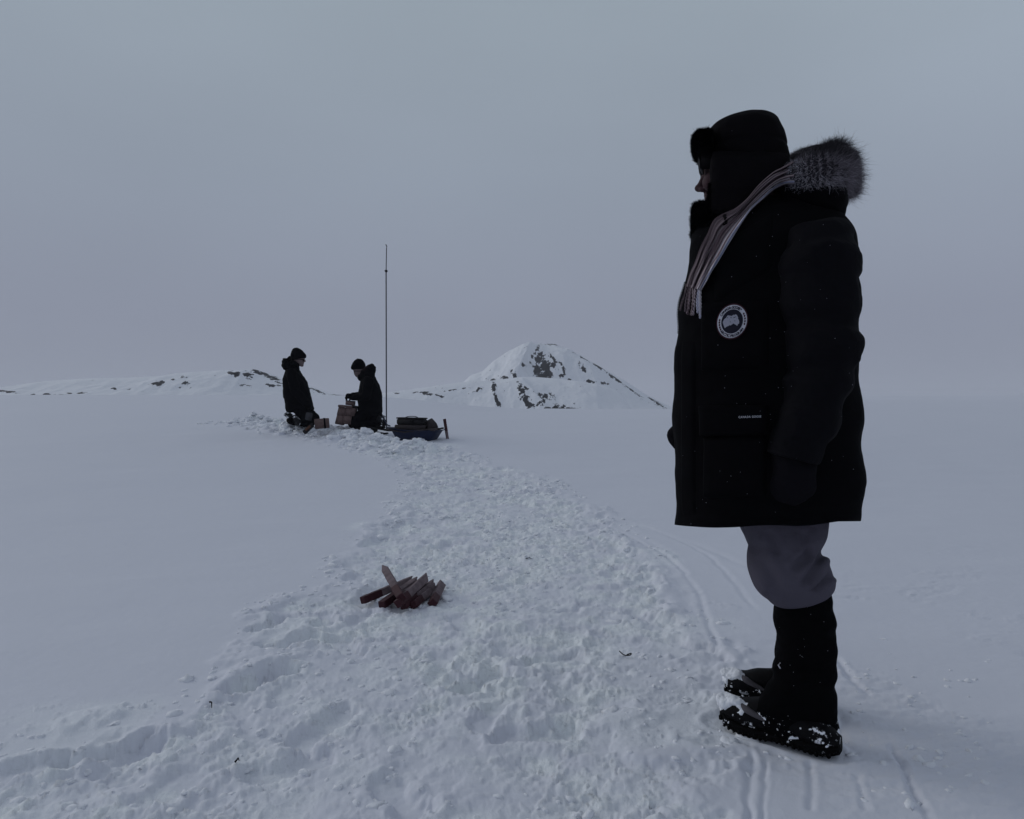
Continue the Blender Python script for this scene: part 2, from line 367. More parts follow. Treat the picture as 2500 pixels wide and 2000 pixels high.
def detail(x, y):
    """trampled snow, tracks and the dug camp: real relief on the sheet"""
    z = np.zeros_like(x)
    near = (y > .3) & (np.hypot(x, y) < 15) & (np.abs(x) < 9)
    X = x[near]; Y = y[near]
    wx = X+fbm2(X*3.5, Y*3.5, 5, 31, .6)*.26; wy = Y+fbm2(X*3.5, Y*3.5, 5, 41, .6)*.26
    s = sdist(wx, wy, poly); sraw = s
    m = ss(-.05, .16, s)
    # part of the trodden ground stays smooth
    flat = ss(-.16, .10, fbm2(X*1.5, Y*1.5, 3, 51)+.14)
    cl = 1-ss(.12, .30, np.hypot((X-clear_px[0])*.8, (Y-clear_px[1])*1.2))
    calm = np.clip(.5+.5*flat, 0, 1)*(1-.9*cl)
    far = 1+1.3*ss(4, 10, Y)
    h = -0.012*m
    Xw = X+fbm2(X*19, Y*19, 3, 62, .6)*.030; Yw = Y+fbm2(X*19+9, Y*19, 3, 66, .6)*.030
    und = fbm2(X*3.4, Y*3.4, 3, 61)*.018+fbm2(X*9, Y*9, 4, 71, .6)*.014
    lump = cells(Xw, Yw, .10, .45, .014, .045, 101, .6)*.45*(1+ss(4, 9, Y))+cells(Xw, Yw, .042, .7, .008, .022, 111, .8)*.85+cells(Xw+.3, Yw, .021, .6, .003, .011, 121, 1.0)
    big = cells(Xw, Yw, .26, .35, .05, .11, 131, .35)
    fine = fbm2(Xw*24, Yw*24, 4, 141, .7)*(.009+.005*ss(2.5, 5, Y))-np.abs(fbm2(X*13, Y*13, 3, 145, .6))*.014
    act = .45+.9*ss(-.2, .25, fbm2(X*2.6, Y*2.6, 2, 147))
    h = h+m*calm*(und+lump*.62+big*.28*far+fine*act*.8)*(.75+.25*far)
    # loose lumps just outside the edge
    edge = ss(-.45, -.02, s)*(1-m)
    spr = ss(.1, .3, n2(X*2.2, Y*2.2, 151)+.12)
    h = h+edge*spr*(cells(Xw, Yw, .10, .35, .008, .028, 161, .6)*.8*(1+ss(5, 10, Y))+cells(Xw, Yw, .035, .35, .004, .010, 165, .9))
    h = h+np.exp(-((s-.02)/.07)**2)*.012*(1+fbm2(X*5, Y*5, 2, 171)*2)
    # boot prints
    for (cx, cy, a, ln, wd, dp) in _prints:
        k = np.nonzero((np.abs(X-cx) < .35) & (np.abs(Y-cy) < .35))[0]
        if len(k) == 0: continue
        ux = (X[k]-cx)*math.cos(a)+(Y[k]-cy)*math.sin(a); uy = -(X[k]-cx)*math.sin(a)+(Y[k]-cy)*math.cos(a)
        wob = fbm2(X[k]*16, Y[k]*16, 4, 181, .6)*.040
        wl = wd*(1-.22*np.exp(-((ux+.02)/.045)**2)); hl = ln/2-wl
        q = np.hypot(np.maximum(np.abs(ux)-hl, 0), uy)-wl+wob
        inn = 1-ss(-.022, .004, q)
        tread = np.sin(ux*230)*.0016*inn*(.3+n2(X[k]*5, Y[k]*5, 193))
        h[k] = h[k]*(1-.4*inn)-dp*inn+tread+.25*dp*np.exp(-((q-.022)/.018)**2)*np.clip(.6+1.4*n2(X[k]*14, Y[k]*14, 191), 0, 1.2)
    # grooves
    for g, w_, d_ in grooves:
        lo = g.min(0)-.3; hi = g.max(0)+.3
        k = np.nonzero((X > lo[0]) & (X < hi[0]) & (Y > lo[1]) & (Y < hi[1]))[0]
        if len(k) == 0: continue
        wob = fbm2(X[k]*7, Y[k]*7, 3, 201)*.02
        q, t = pdist(X[k]+wob, Y[k], g); fade = ss(0, .12, t)*(1-ss(.9, 1, t))*(.75+.8*n2(X[k]*6, Y[k]*6, 205))
        h[k] += fade*(-d_*np.exp(-(q/w_)**2)+.16*d_*np.exp(-((q-w_*2.1)/(w_*.9))**2))
    # lightly scuffed crust right of the path, around the man and at the right edge
    r1 = ss(1.5, 1.9, Y)*(1-ss(3.2, 5.5, Y))*ss(.25, .55, X/np.maximum(Y, .5))*(1-m)
    pat = ss(.0, .22, fbm2(X*2.3, Y*3.2, 3, 211)+.03)
    h = h+r1*pat*(fbm2(X*14, Y*34, 4, 221, .6)*.009+cells(X, Y, .06, .12, .006, .018, 231, .7)*.8)
    # camp: banks of thrown snow in front of and around the kneeling people
    q, t = pdist(X, Y, camp_line); wv = .22+.25*n2(X*1.3, Y*1.3, 241)
    bank = np.exp(-(q/np.maximum(wv, .1))**2)*(.9+.9*n2(X*2.5, Y*2.5, 251))
    cl2 = cells(Xw, Yw, .19, .75, .05, .12, 261, .85)*1.15+cells(Xw, Yw, .08, .7, .015, .042, 271, 1.0)*1.1+fbm2(X*10, Y*10, 3, 281)*.04
    wide = np.exp(-(np.maximum(q-.15, 0)/.42)**2)
    h = h+bank*.075+np.clip(bank*1.1+wide*ss(-.08, .2, n2(X*1.7, Y*2.6, 291)+.1)*.9, 0, 1)*cl2*.9
    q2, t2 = pdist(X, Y, camp_back)
    h = h-.07*(1-ss(.25, .55, q2))*(1-np.clip(bank, 0, 1))+np.exp(-((q2-.65)/.25)**2)*(.3+n2(X*2, Y*2, 301))*.06*ss(12.0, 12.6, Y)+np.exp(-((q2-.6)/.3)**2)*cl2*.35*ss(.0, .3, n2(X*1.6, Y*1.6, 311)+.1)
    # weight of the boots
    for a, b in ((HEEL_N, TOE_N), (HEEL_F, TOE_F)):
        q, t = pdist(X, Y, np.array([a, b])); inn = 1-ss(.040, .066, q)
        h = h*(1-inn)-.004*inn+.005*np.exp(-((q-.070)/.014)**2)*(1+2*n2(X*18, Y*18, 321))
    # wind-packed surface elsewhere
    h = h+fbm2(X*1.1, Y*2.4, 3, 331)*.010*(1-m)+fbm2(X*30, Y*45, 2, 341)*.0011*(1-m)
    # stakes pile bed
    g = G(975, 1470); h = h-.012*np.exp(-(np.hypot(X-g[0], Y-g[1])/.22)**2)
    z[near] = h
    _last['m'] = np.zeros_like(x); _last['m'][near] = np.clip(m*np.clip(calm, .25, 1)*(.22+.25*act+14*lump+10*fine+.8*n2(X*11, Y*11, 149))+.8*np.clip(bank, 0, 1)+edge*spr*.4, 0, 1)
    y2 = np.maximum(y, 1)
    return z
def ground(x, y):
    X = np.array([x]); Y = np.array([y]); return float((base(X, Y)+detail(X, Y))[0])

th = np.concatenate([np.arange(-47, 47.01, .1), np.arange(48, 312.5, 3.0)]); th = np.radians(th)
rr = [0.5, .8, 1.05]
while rr[-1] < 14.5: rr.append(rr[-1]*1.0046)
while rr[-1] < 45: rr.append(rr[-1]*1.013)
while rr[-1] < 3100: rr.append(rr[-1]*1.035)
rr = np.array(rr); T, R_ = np.meshgrid(th, rr)
GX = (R_*np.sin(T)).ravel(); GY = (R_*np.cos(T)).ravel()
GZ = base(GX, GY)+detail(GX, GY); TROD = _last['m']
nT, nR = len(th), len(rr)
idx = np.arange(nT*nR).reshape(nR, nT); nx = np.roll(idx, -1, axis=1)
Q = np.stack([idx[:-1], idx[1:], nx[1:], nx[:-1]], -1).reshape(-1, 4)
V = np.stack([GX, GY, GZ], -1)
V = np.vstack([V, [[0, 0, 0]]]); fan = np.stack([idx[0], nx[0], np.full(nT, nT*nR), np.full(nT, nT*nR)], -1)
me = np_mesh('snow_ground', V, np.vstack([Q]), True)
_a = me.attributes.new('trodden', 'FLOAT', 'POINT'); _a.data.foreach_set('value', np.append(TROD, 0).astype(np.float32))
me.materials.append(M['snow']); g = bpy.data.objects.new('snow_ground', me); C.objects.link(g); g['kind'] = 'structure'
# small inner disc under the camera closes the sheet
bm = bmesh.new(); bm.from_mesh(me); bm.verts.ensure_lookup_table()
vc = [bm.verts[i] for i in idx[0]]
bm.faces.new(vc); bmesh.ops.recalc_face_normals(bm, faces=[bm.faces[-1]] if False else []); bm.to_mesh(me); bm.free()
print('ground', len(me.vertices))

# ------------------------------------------------------------------ hills
def hill(name, D, prof, wf, wb, foot, rocks, x_pad=4, nx_=620, ny_=190, rough=1.0, seed=0, shape=1.6, ledge=None):
    prof = np.array(prof, float); px = np.linspace(prof[0, 0], prof[-1, 0], nx_)
    Rr = np.interp(px, prof[:, 0], prof[:, 1]); k = np.hanning(9); k /= k.sum(); Rr = np.convolve(np.pad(Rr, 4, 'edge'), k, 'valid')
    X = (px-1250)/F*D; top = CZ+(1000-Rr)/F*D
    end = ss(0, .03, np.linspace(0, 1, nx_))*(1-ss(.97, 1, np.linspace(0, 1, nx_)))
    v = np.concatenate([np.linspace(-1, 0, int(ny_*.8), endpoint=False), np.linspace(0, 1, int(ny_*.2))])
    VV, XX = np.meshgrid(v, X, indexing='ij'); TT = np.broadcast_to(top, VV.shape); ed = np.broadcast_to(end, VV.shape)
    H_ = np.maximum(TT-foot, .3)
    prf = np.where(VV < 0, (.5+.5*np.cos(np.pi*np.clip(-VV, 0, 1)))**(1/shape), .5+.5*np.cos(np.pi*np.clip(VV, 0, 1)))
    Yy = D+np.where(VV < 0, VV*wf, VV*wb)
    s_ = D/200.0
    n = fbm2(XX/(14*s_), Yy/(20*s_), 5, seed+3, .55)
    gul = (.5-np.abs(fbm2(XX/(7*s_)+.4*Yy/(20*s_), Yy/(30*s_), 3, seed+9)))*1.0
    amp = H_*.16*rough*np.clip(1-prf**6, 0, 1)*(prf > 0)
    Z = foot-1.0+(H_*ed+1.0)*prf+amp*(n*1.3+gul*.5)*np.clip(prf*3, 0, 1)
    px_ = np.broadcast_to(px, VV.shape)
    for (cx, sl_, wl_, wr_, am) in (ledge or []):      # ribs that run down the face: centre, lean, left and right width, height
        dx = px_-(cx+sl_*(1-prf)); Z = Z+am*H_*ed*np.where(dx < 0, np.exp(-(dx/wl_)**2), np.exp(-np.abs(dx)/wr_))*np.clip(np.sin(np.pi*np.clip(prf, 0, 1)), 0, 1)*(VV < 0)
    Vv = np.stack([XX, Yy, Z], -1)
    # rock shows through where the listed outcrops are
    sx = 1250+F*XX/Yy; sy = 1000-F*(Z-CZ)/Yy
    rk = np.zeros_like(Z)
    for r in rocks:
        cx, cy, rx, ry, an = r[:5]; st = r[5] if len(r) > 5 else 1
        a = math.radians(an); dx = sx-cx; dy = sy-cy
        rx = rx*1.15+1; ry = ry*1.15+.6
        q = ((dx*math.cos(a)+dy*math.sin(a))/rx)**2+((-dx*math.sin(a)+dy*math.cos(a))/ry)**2
        rk = np.maximum(rk, st*np.exp(-q*.9))
    rk = rk*.92
    nrm = np.zeros_like(Z); Z2 = Z+ss(.4, .7, rk+fbm2(XX/(1.6*s_), Z/(1.6*s_)+Yy/9, 3, seed+15)*.35)*.12*s_
    Vv[..., 2] = Z2
    a, b = VV.shape; ii = np.arange(a*b).reshape(a, b)
    q = np.stack([ii[:-1, :-1], ii[:-1, 1:], ii[1:, 1:], ii[1:, :-1]], -1).reshape(-1, 4)
    o = mk(name, Vv.reshape(-1, 3), q, M['snow_far'], attrs={'rock': rk.ravel()}); o['kind'] = 'structure'
    return o
peak = [(1100, 1010), (1118, 960), (1138, 929), (1152, 916), (1180, 907), (1207, 883), (1245, 859), (1289, 844), (1317, 840), (1354, 842), (1382, 855), (1420, 876), (1454, 893), (1495, 917), (1543, 948), (1577, 969), (1622, 993), (1650, 1006), (1680, 1012)]
hill('snowy_mountain', 215, peak, 46, 50, .4,
     [(1322, 868, 9, 7, 0), (1318, 880, 14, 10, 20), (1330, 896, 13, 14, 0, 1.15), (1316, 908, 13, 16, 0, 1.15), (1335, 915, 13, 12, 0, 1.1), (1312, 852, 3, 16, 25, .8), (1350, 875, 12, 3.5, 45), (1354, 892, 7, 7, 0), (1369, 888, 6, 5, 0), (1375, 903, 4, 9, 0), (1372, 918, 8, 4, -20, .85),
      (1280, 892, 7, 4, 20, .85), (1256, 918, 4, 10, -12), (1232, 924, 9, 6, 25), (1205, 928, 12, 3, 0, .85), (1425, 902, 13, 5, 60), (1415, 885, 3, 3, 0), (1440, 932, 9, 4, 10), (1475, 937, 7, 4, 10, .9), (1462, 897, 22, 2.6, 32, .95), (1497, 921, 26, 2.2, 36, .95), (1545, 955, 30, 1.6, 35, .8), (1605, 985, 20, 2.6, 33, .95),
      (1355, 842, 24, 1.8, 3, .8), (1425, 876, 20, 1.6, 30, .75), (1388, 928, 6, 3, 0, .8), (1300, 870, 2.5, 14, 15, .75), (1250, 905, 3, 3, 0, .7)], seed=40, rough=1.0, shape=1.25, ledge=[(1302, -60, 70, 16, .30), (1400, 40, 40, 22, .16)])
spur = [(860, 966), (905, 963), (960, 957), (1029, 948), (1097, 937), (1152, 931), (1200, 930), (1240, 925), (1275, 921), (1310, 921), (1371, 926), (1440, 936), (1474, 943), (1502, 955), (1516, 975), (1528, 996), (1545, 1010), (1560, 1013)]
def ledge(X, Y, prf, H_):
    return np.zeros_like(X)
hill('snowy_spur', 150, spur, 26, 28, .3,
     [(1206, 950, 6, 16, 0), (1212, 975, 3, 14, -20, .9), (1219, 987, 5, 6, 0), (1169, 951, 5, 6, 0, .95), (1272, 955, 8, 16, -15, 1.1), (1282, 973, 9, 14, -20, 1.05), (1290, 990, 11, 8, 0), (1285, 950, 10, 5, 40, .8), (1328, 966, 17, 5, 12), (1345, 970, 8, 8, 0, .9), (1322, 985, 9, 12, 0, .9), (1335, 998, 12, 6, 10), (1362, 996, 18, 8, 0, .8), (1395, 1000, 24, 6, 0, .85), (1420, 1003, 22, 4, 5, .95), (1400, 986, 5, 3, 0, .9),
      (1045, 962, 14, 3.0, 8, 1.0), (1030, 958, 20, 1.6, 0, .85), (1070, 967, 14, 1.8, 12, .9), (1110, 952, 26, 1.3, -8, .8), (965, 960, 12, 1.4, 4, .8)], seed=70, rough=.8, shape=1.0, ledge=[(1262, 70, 60, 12, .16), (1450, -20, 80, 30, .22), (1200, 20, 30, 10, .10)])
ridge = [(-620, 966), (-300, 960), (-60, 952), (0, 954), (46, 952), (106, 936), (169, 928), (247, 924), (352, 922), (423, 918), (444, 912), (529, 906), (564, 904), (600, 905), (617, 902), (640, 908), (660, 917), (690, 926), (730, 938), (758, 948), (785, 958), (807, 965), (850, 966), (900, 971)]
hill('snowy_ridge', 118, ridge, 26, 46, 2.3,
     [(278, 949, 5, 2.5, 0, .95), (384, 938, 12, 5, 0, 1.0), (396, 934, 6, 4, 0), (423, 927, 6, 3, 0), (448, 920, 8, 3, 0, 1.0), (452, 936, 6, 3, 0, .85), (440, 946, 5, 2, 0, .7), (565, 912, 9, 5, 20, .95), (578, 915, 6, 7, 0), (606, 917, 9, 7, 0, 1.05), (624, 906, 14, 4, 15, 1.1), (645, 914, 14, 3.5, 22, 1.0), (668, 924, 18, 5, 20, .95), (660, 941, 12, 4, 10, .9), (677, 932, 8, 8, 0, .8), (600, 940, 20, 2.5, 3, .55),
      (735, 941, 24, 2.2, 22, 1.0), (775, 955, 24, 1.8, 22, .95), (830, 965, 34, 1.4, 0, .9), (20, 957, 30, 2, 6, .85), (115, 963, 8, 2.4, 0, 1.0), (80, 964, 5, 2, 0, .85), (150, 965, 22, 1.3, -3, .85), (200, 960, 18, 1.3, -4, .8), (170, 961, 6, 1.4, 0, .9)], seed=90, rough=.8, shape=1.2)

# ------------------------------------------------------------------ loft tools
YAW = 0.0
def pxof(c): return 1250+F*c[:, 0]/c[:, 1]
def loft(rings, n=72, m=90, e=2.3, cap=True, disp=None, closed_end=True):
    """rings: (Lpx, Lrow, Rpx, Rrow, Y, halfdepth[, Ytilt]) in photo pixels at depth Y"""
    A = []
    for r in rings:
        hw_ = (r[2]-r[0])/F*r[4]/2*math.sin(YAW); l = P(r[0], r[1], r[4]+hw_); q = P(r[2], r[3], r[4]-hw_); A.append(np.concatenate([(l+q)/2, (q-l)/2, [r[5]]]))
    A = np.array(A)
    # spacing by travelled distance
    d = np.concatenate([[0], np.cumsum(np.linalg.norm(np.diff(A[:, :3], axis=0), axis=1)+.25*np.linalg.norm(np.diff(A[:, 3:6], axis=0), axis=1))])
    t = np.linspace(0, d[-1], m); B = np.zeros((m, 7))
    for i, tt in enumerate(t):
        k = min(max(np.searchsorted(d, tt, 'right')-1, 0), len(d)-2); f = (tt-d[k])/max(d[k+1]-d[k], 1e-9)
        p0, p1, p2, p3 = A[max(k-1, 0)], A[k], A[k+1], A[min(k+2, len(A)-1)]
        h0 = (p2-p0)/max(d[k+1]-d[max(k-1, 0)], 1e-9)*(d[k+1]-d[k]); h1 = (p3-p1)/max(d[min(k+2, len(d)-1)]-d[k], 1e-9)*(d[k+1]-d[k])
        B[i] = (2*f**3-3*f**2+1)*p1+(f**3-2*f**2+f)*h0+(-2*f**3+3*f**2)*p2+(f**3-f**2)*h1
    a = np.linspace(0, 2*np.pi, n, endpoint=False); ca = np.sign(np.cos(a))*np.abs(np.cos(a))**(2/e); sa = np.sign(np.sin(a))*np.abs(np.sin(a))**(2/e)
    wl = (B[:, 0]-B[:, 3])/(B[:, 1]-B[:, 4]); wr = (B[:, 0]+B[:, 3])/(B[:, 1]+B[:, 4])      # wanted outline, allowing for the near side looming larger
    sy_, cy_ = math.sin(YAW), math.cos(YAW)
    for _ in range(5):
        xx = B[:, None, 0]+B[:, None, 3]*ca+B[:, None, 6]*sa*sy_; yy = B[:, None, 1]+B[:, None, 4]*ca+B[:, None, 6]*sa*cy_; q = xx/yy; mn, mxx = q.min(1), q.max(1)
        s_ = np.clip((wr-wl)/np.maximum(mxx-mn, 1e-4), .5, 1.5); B[:, 0] += ((wl+wr)/2-(mn+mxx)/2)*B[:, 1]; B[:, 3] *= s_; B[:, 4] *= s_
    V = B[:, None, :3]+B[:, None, 3:6]*ca[None, :, None]; V = V.copy(); V[..., 1] += B[:, None, 6]*sa[None, :]*cy_; V[..., 0] += B[:, None, 6]*sa[None, :]*sy_
    if disp is not None:
        dj = np.roll(V, -1, 1)-np.roll(V, 1, 1); di = np.gradient(V, axis=0); nn = np.cross(di, dj); nn /= np.linalg.norm(nn, axis=2, keepdims=True)+1e-9
        out_ = V-B[:, None, :3]; sg = np.sign((nn*out_).sum(2).mean()); V = V+nn*sg*disp(V, np.broadcast_to(np.linspace(0, 1, m)[:, None], V.shape[:2]), np.broadcast_to(a, V.shape[:2]))[..., None]
    ii = np.arange(m*n).reshape(m, n); jj = np.roll(ii, -1, 1)
    Fc = np.stack([ii[:-1], ii[1:], jj[1:], jj[:-1]], -1).reshape(-1, 4).tolist()
    Vf = V.reshape(-1, 3)
    if cap:
        k = len(Vf); Vf = np.vstack([Vf, V[0].mean(0), V[-1].mean(0)])
        Fc += [(ii[0, i], jj[0, i], k) for i in range(n)]+[(jj[-1, i], ii[-1, i], k+1) for i in range(n)]
    return Vf, Fc
def fix(o):
    bm = bmesh.new(); bm.from_mesh(o.data); bmesh.ops.recalc_face_normals(bm, faces=bm.faces[:]); bm.to_mesh(o.data); bm.free(); return o
def capsule(a, b, ra, rb, n=16, k=6):
    a = np.array(a, float); b = np.array(b, float); d = b-a; L_ = np.linalg.norm(d); d = d/(L_+1e-9) if L_ > 1e-6 else np.array([0, 0, 1.])
    t = np.array([0, 0, 1.]) if abs(d[2]) < .9 else np.array([1., 0, 0]); u = np.cross(d, t); u /= np.linalg.norm(u); v = np.cross(d, u)
    rows = [(a-d*ra*math.cos(q), ra*math.sin(q)) for q in np.linspace(0, math.pi/2, k)]+[(b+d*rb*math.cos(q), rb*math.sin(q)) for q in np.linspace(math.pi/2, 0, k)]
    V = []; 
    for c, r in rows:
        for i in range(n):
            w_ = 2*math.pi*i/n; V.append(c+max(r, 1e-4)*(u*math.cos(w_)+v*math.sin(w_)))
    Fc = [(i*n+j, i*n+(j+1) % n, (i+1)*n+(j+1) % n, (i+1)*n+j) for i in range(len(rows)-1) for j in range(n)]
    Fc += [tuple(range(n))[::-1], tuple((len(rows)-1)*n+j for j in range(n))]
    return np.array(V), Fc
def ellipsoid(c, r, rot=0, n=20, k=12, yaw=0):
    V = []; c = np.array(c, float)
    for i in range(k+1):
        p = math.pi*i/k
        for j in range(n):
            q = 2*math.pi*j/n; V.append([r[0]*math.sin(p)*math.cos(q), r[1]*math.sin(p)*math.sin(q), r[2]*math.cos(p)])
    V = np.array(V)
    R1 = np.array(Matrix.Rotation(rot, 3, 'Y')); R2 = np.array(Matrix.Rotation(yaw, 3, 'Z')); V = V@R1.T@R2.T+c
    Fc = [(i*n+j, (i+1)*n+j, (i+1)*n+(j+1) % n, i*n+(j+1) % n) for i in range(k) for j in range(n)]
    return V, Fc
def union(name, pieces, mt, parent, voxel=.006, smooth=6, disp=None, attrs_fn=None):
    """several closed solids fused into one continuous skin"""
    ac = Acc()
    for V_, F_ in pieces: ac.add(V_, F_)
    off = OFF[parent.name]
    me = np_mesh('tmp', ac.v()-off, ac.F); 
    bm = bmesh.new(); bm.from_mesh(me); bmesh.ops.remove_doubles(bm, verts=bm.verts[:], dist=1e-5); bmesh.ops.recalc_face_normals(bm, faces=bm.faces[:]); bm.to_mesh(me); bm.free()
    o = bpy.data.objects.new('tmp', me); C.objects.link(o)
    r = o.modifiers.new('r', 'REMESH'); r.mode = 'VOXEL'; r.voxel_size = voxel
    if smooth: s_ = o.modifiers.new('s', 'SMOOTH'); s_.iterations = smooth; s_.factor = .5
    dg = bpy.context.evaluated_depsgraph_get(); nm = bpy.data.meshes.new_from_object(o.evaluated_get(dg), depsgraph=dg)
    bpy.data.objects.remove(o); bpy.data.meshes.remove(me)
    nm.name = name
    if disp is not None:
        co = np.zeros(len(nm.vertices)*3); nm.vertices.foreach_get('co', co); co = co.reshape(-1, 3)
        nn = np.zeros(len(nm.vertices)*3); nm.vertices.foreach_get('normal', nn); nn = nn.reshape(-1, 3)
        co = co+nn*disp(co+off)[:, None]; nm.vertices.foreach_set('co', co.ravel()); nm.update()
    nm.polygons.foreach_set('use_smooth', np.full(len(nm.polygons), True)); nm.materials.clear(); nm.materials.append(mt)
    ob = bpy.data.objects.new(name, nm); link(ob, parent); return ob
def box(c, s, rz=0, rx=0, ry=0, bev=0):
    bm = bmesh.new(); bmesh.ops.create_cube(bm, size=1)
    bmesh.ops.scale(bm, vec=s, verts=bm.verts[:])
    if bev: bmesh.ops.bevel(bm, geom=bm.edges[:], offset=bev, segments=2, affect='EDGES')
    Mx = Matrix.Translation(c)@Matrix.Rotation(rz, 4, 'Z')@Matrix.Rotation(ry, 4, 'Y')@Matrix.Rotation(rx, 4, 'X')
    bm.transform(Mx); bm.verts.index_update(); V = np.array([v.co[:] for v in bm.verts]); Fc = [tuple(v.index for v in f.verts) for f in bm.faces]; bm.free()
    return V, Fc
def tube(pts, r, n=8, cap=True):
    pts = np.array(pts, float); m = len(pts); rad = np.broadcast_to(np.array(r, float), (m,)) if np.ndim(r) == 0 else np.array(r)
    tg = np.gradient(pts, axis=0); tg /= np.linalg.norm(tg, axis=1, keepdims=True)+1e-9
    up = np.array([0, 0, 1.]); V = []
    for i in range(m):
        u = np.cross(tg[i], up if abs(tg[i][2]) < .95 else np.array([1., 0, 0])); u /= np.linalg.norm(u); v = np.cross(tg[i], u)
        for j in range(n): a = 2*math.pi*j/n; V.append(pts[i]+rad[i]*(u*math.cos(a)+v*math.sin(a)))
    Fc = [(i*n+j, i*n+(j+1) % n, (i+1)*n+(j+1) % n, (i+1)*n+j) for i in range(m-1) for j in range(n)]
    if cap: Fc += [tuple(range(n))[::-1], tuple((m-1)*n+j for j in range(n))]
    return np.array(V), Fc
def strands(roots, dirs, lens, r0=.0006, seg=4, bend=.35, droop=0, seed=0):
    """fur: tapered three-sided hairs, one mesh"""
    rg = np.random.default_rng(seed); n = len(roots); dirs = dirs/np.linalg.norm(dirs, axis=1, keepdims=True)
    b = rg.normal(size=(n, 3)); b -= (b*dirs).sum(1, keepdims=True)*dirs; b /= np.linalg.norm(b, axis=1, keepdims=True)
    cen = []; 
    for i in range(seg+1):
        t = i/seg; cen.append(roots+dirs*(lens*t)[:, None]+b*(lens*t*t*bend*rg.uniform(.3, 1, n) if i else lens*0)[:, None]+np.array([0, 0, -1.])*(droop*lens*t*t)[:, None])
    u = np.cross(dirs, b); V = np.zeros((n, seg*3+1, 3))
    for i in range(seg):
        rad = r0*(1-.75*i/seg)
        for j in range(3):
            a = 2*math.pi*j/3; V[:, i*3+j] = cen[i]+rad*(math.cos(a)*u+math.sin(a)*b)
    V[:, seg*3] = cen[seg]; k = seg*3+1
    fs = []
    for i in range(seg-1):
        for j in range(3): fs += [(i*3+j, i*3+(j+1) % 3, (i+1)*3+(j+1) % 3), (i*3+j, (i+1)*3+(j+1) % 3, (i+1)*3+j)]
    for j in range(3): fs.append(((seg-1)*3+j, (seg-1)*3+(j+1) % 3, seg*3))
    fs = np.array(fs); Fc = (fs[None]+(np.arange(n)*k)[:, None, None]).reshape(-1, 3)
    tt = np.tile(np.concatenate([np.repeat(np.arange(seg)/seg, 3), [1]]), n)
    return V.reshape(-1, 3), Fc, tt, k
def shell_disp(sc_, amp, s, st=(1, 1, 1)):
    st = np.array(st)
    return lambda V, t, a: fbm3(V*sc_*st, 3, s)*amp

# ================================================================== the man in the foreground
YC = 2.17; YAW = math.radians(15.5)
man = thing('person', 'man standing in foreground in long black parka, fur-ruffed hood, earflap hat and striped scarf', 'person', (.86, 2.24, 0.0))
# --- body, one continuous skin (only the face shows)
def ptY(px, row, Y=YC): return P(px, row, Y)
def yaw_pts(V, c, deg):
    R = np.array(Matrix.Rotation(math.radians(deg), 3, 'Z')); return (V-c)@R.T+c
pc = []
skull = ptY(1822, 385); pc.append(ellipsoid(skull, (.108, .082, .118)))
pc.append(ellipsoid(ptY(1775, 430), (.070, .066, .085)))
pc.append(ellipsoid(ptY(1752, 492), (.040, .042, .030)))           # chin
pc.append(ellipsoid(ptY(1737, 480), (.020, .034, .024)))           # mouth mound
pc.append(ellipsoid(ptY(1738, 402), (.022, .060, .018)))           # brow
for s_ in (-1, 1): pc.append(ellipsoid(ptY(1750, 440, YC+s_*.040), (.032, .028, .030)))   # cheeks
pc.append(capsule(ptY(1726, 412), ptY(1713, 446), .0085, .0115)); pc.append(ellipsoid(ptY(1709, 453), (.0155, .014, .0125)))
for s_ in (-1, 1): pc.append(ellipsoid(ptY(1719, 457, YC+s_*.013), (.012, .0085, .009)))
pc.append(ellipsoid(ptY(1726, 472), (.009, .022, .0055))); pc.append(ellipsoid(ptY(1727.5, 480), (.009, .020, .006)))
for s_ in (-1, 1): pc.append(ellipsoid(ptY(1825, 420, YC+s_*.085), (.018, .010, .030)))   # ears
pc = [yawed(V_, skull, -15.5, (-.006, 0, 0)) if False else (yaw_pts(V_, skull, -15.5)+np.array([.003, 0, .004]), F_) for V_, F_ in pc]
pc.append(capsule(ptY(1850, 470), ptY(1880, 570), .060, .068))
pc += [capsule(ptY(1895, 660), ptY(1890, 900), .11, .11), capsule(ptY(1890, 900), ptY(1895, 1120), .11, .12)]
pc += [capsule(P(1900, 640, YC-.13), P(1900, 640, YC+.13), .065, .065)]
for s_, hx, hy, kx in ((-1, 1920, 1150, 1925), (1, 1905, 1150, 1905)):
    yl = 2.09 if s_ < 0 else 2.31
    pc += [capsule(ptY(hx-10, hy), P(kx+15, 1400, yl), .070, .050), capsule(P(kx+15, 1400, yl), P(1966 if s_ < 0 else 1960, 1740 if s_ < 0 else 1690, yl), .050, .036), capsule(P(1962 if s_ < 0 else 1950, 1765 if s_ < 0 else 1700, yl-.02), P(1875 if s_ < 0 else 1890, 1770 if s_ < 0 else 1703, yl+.05), .034, .025)]
pc += [capsule(P(1995, 640, 1.96), P(2000, 900, 1.91), .055, .045), capsule(P(2000, 900, 1.90), P(1938, 1140, 1.88), .045, .034), capsule(P(1938, 1140, 1.88), P(1930, 1195, 1.88), .034, .022)]
pc += [capsule(P(1900, 650, 2.32), P(1880, 880, 2.45), .060, .048), capsule(P(1880, 880, 2.45), P(1690, 1050, 2.42), .045, .032), capsule(P(1690, 1050, 2.42), P(1660, 1060, 2.40), .030, .022)]
body = union('body', pc, M['skin'], man, .0038, 2)

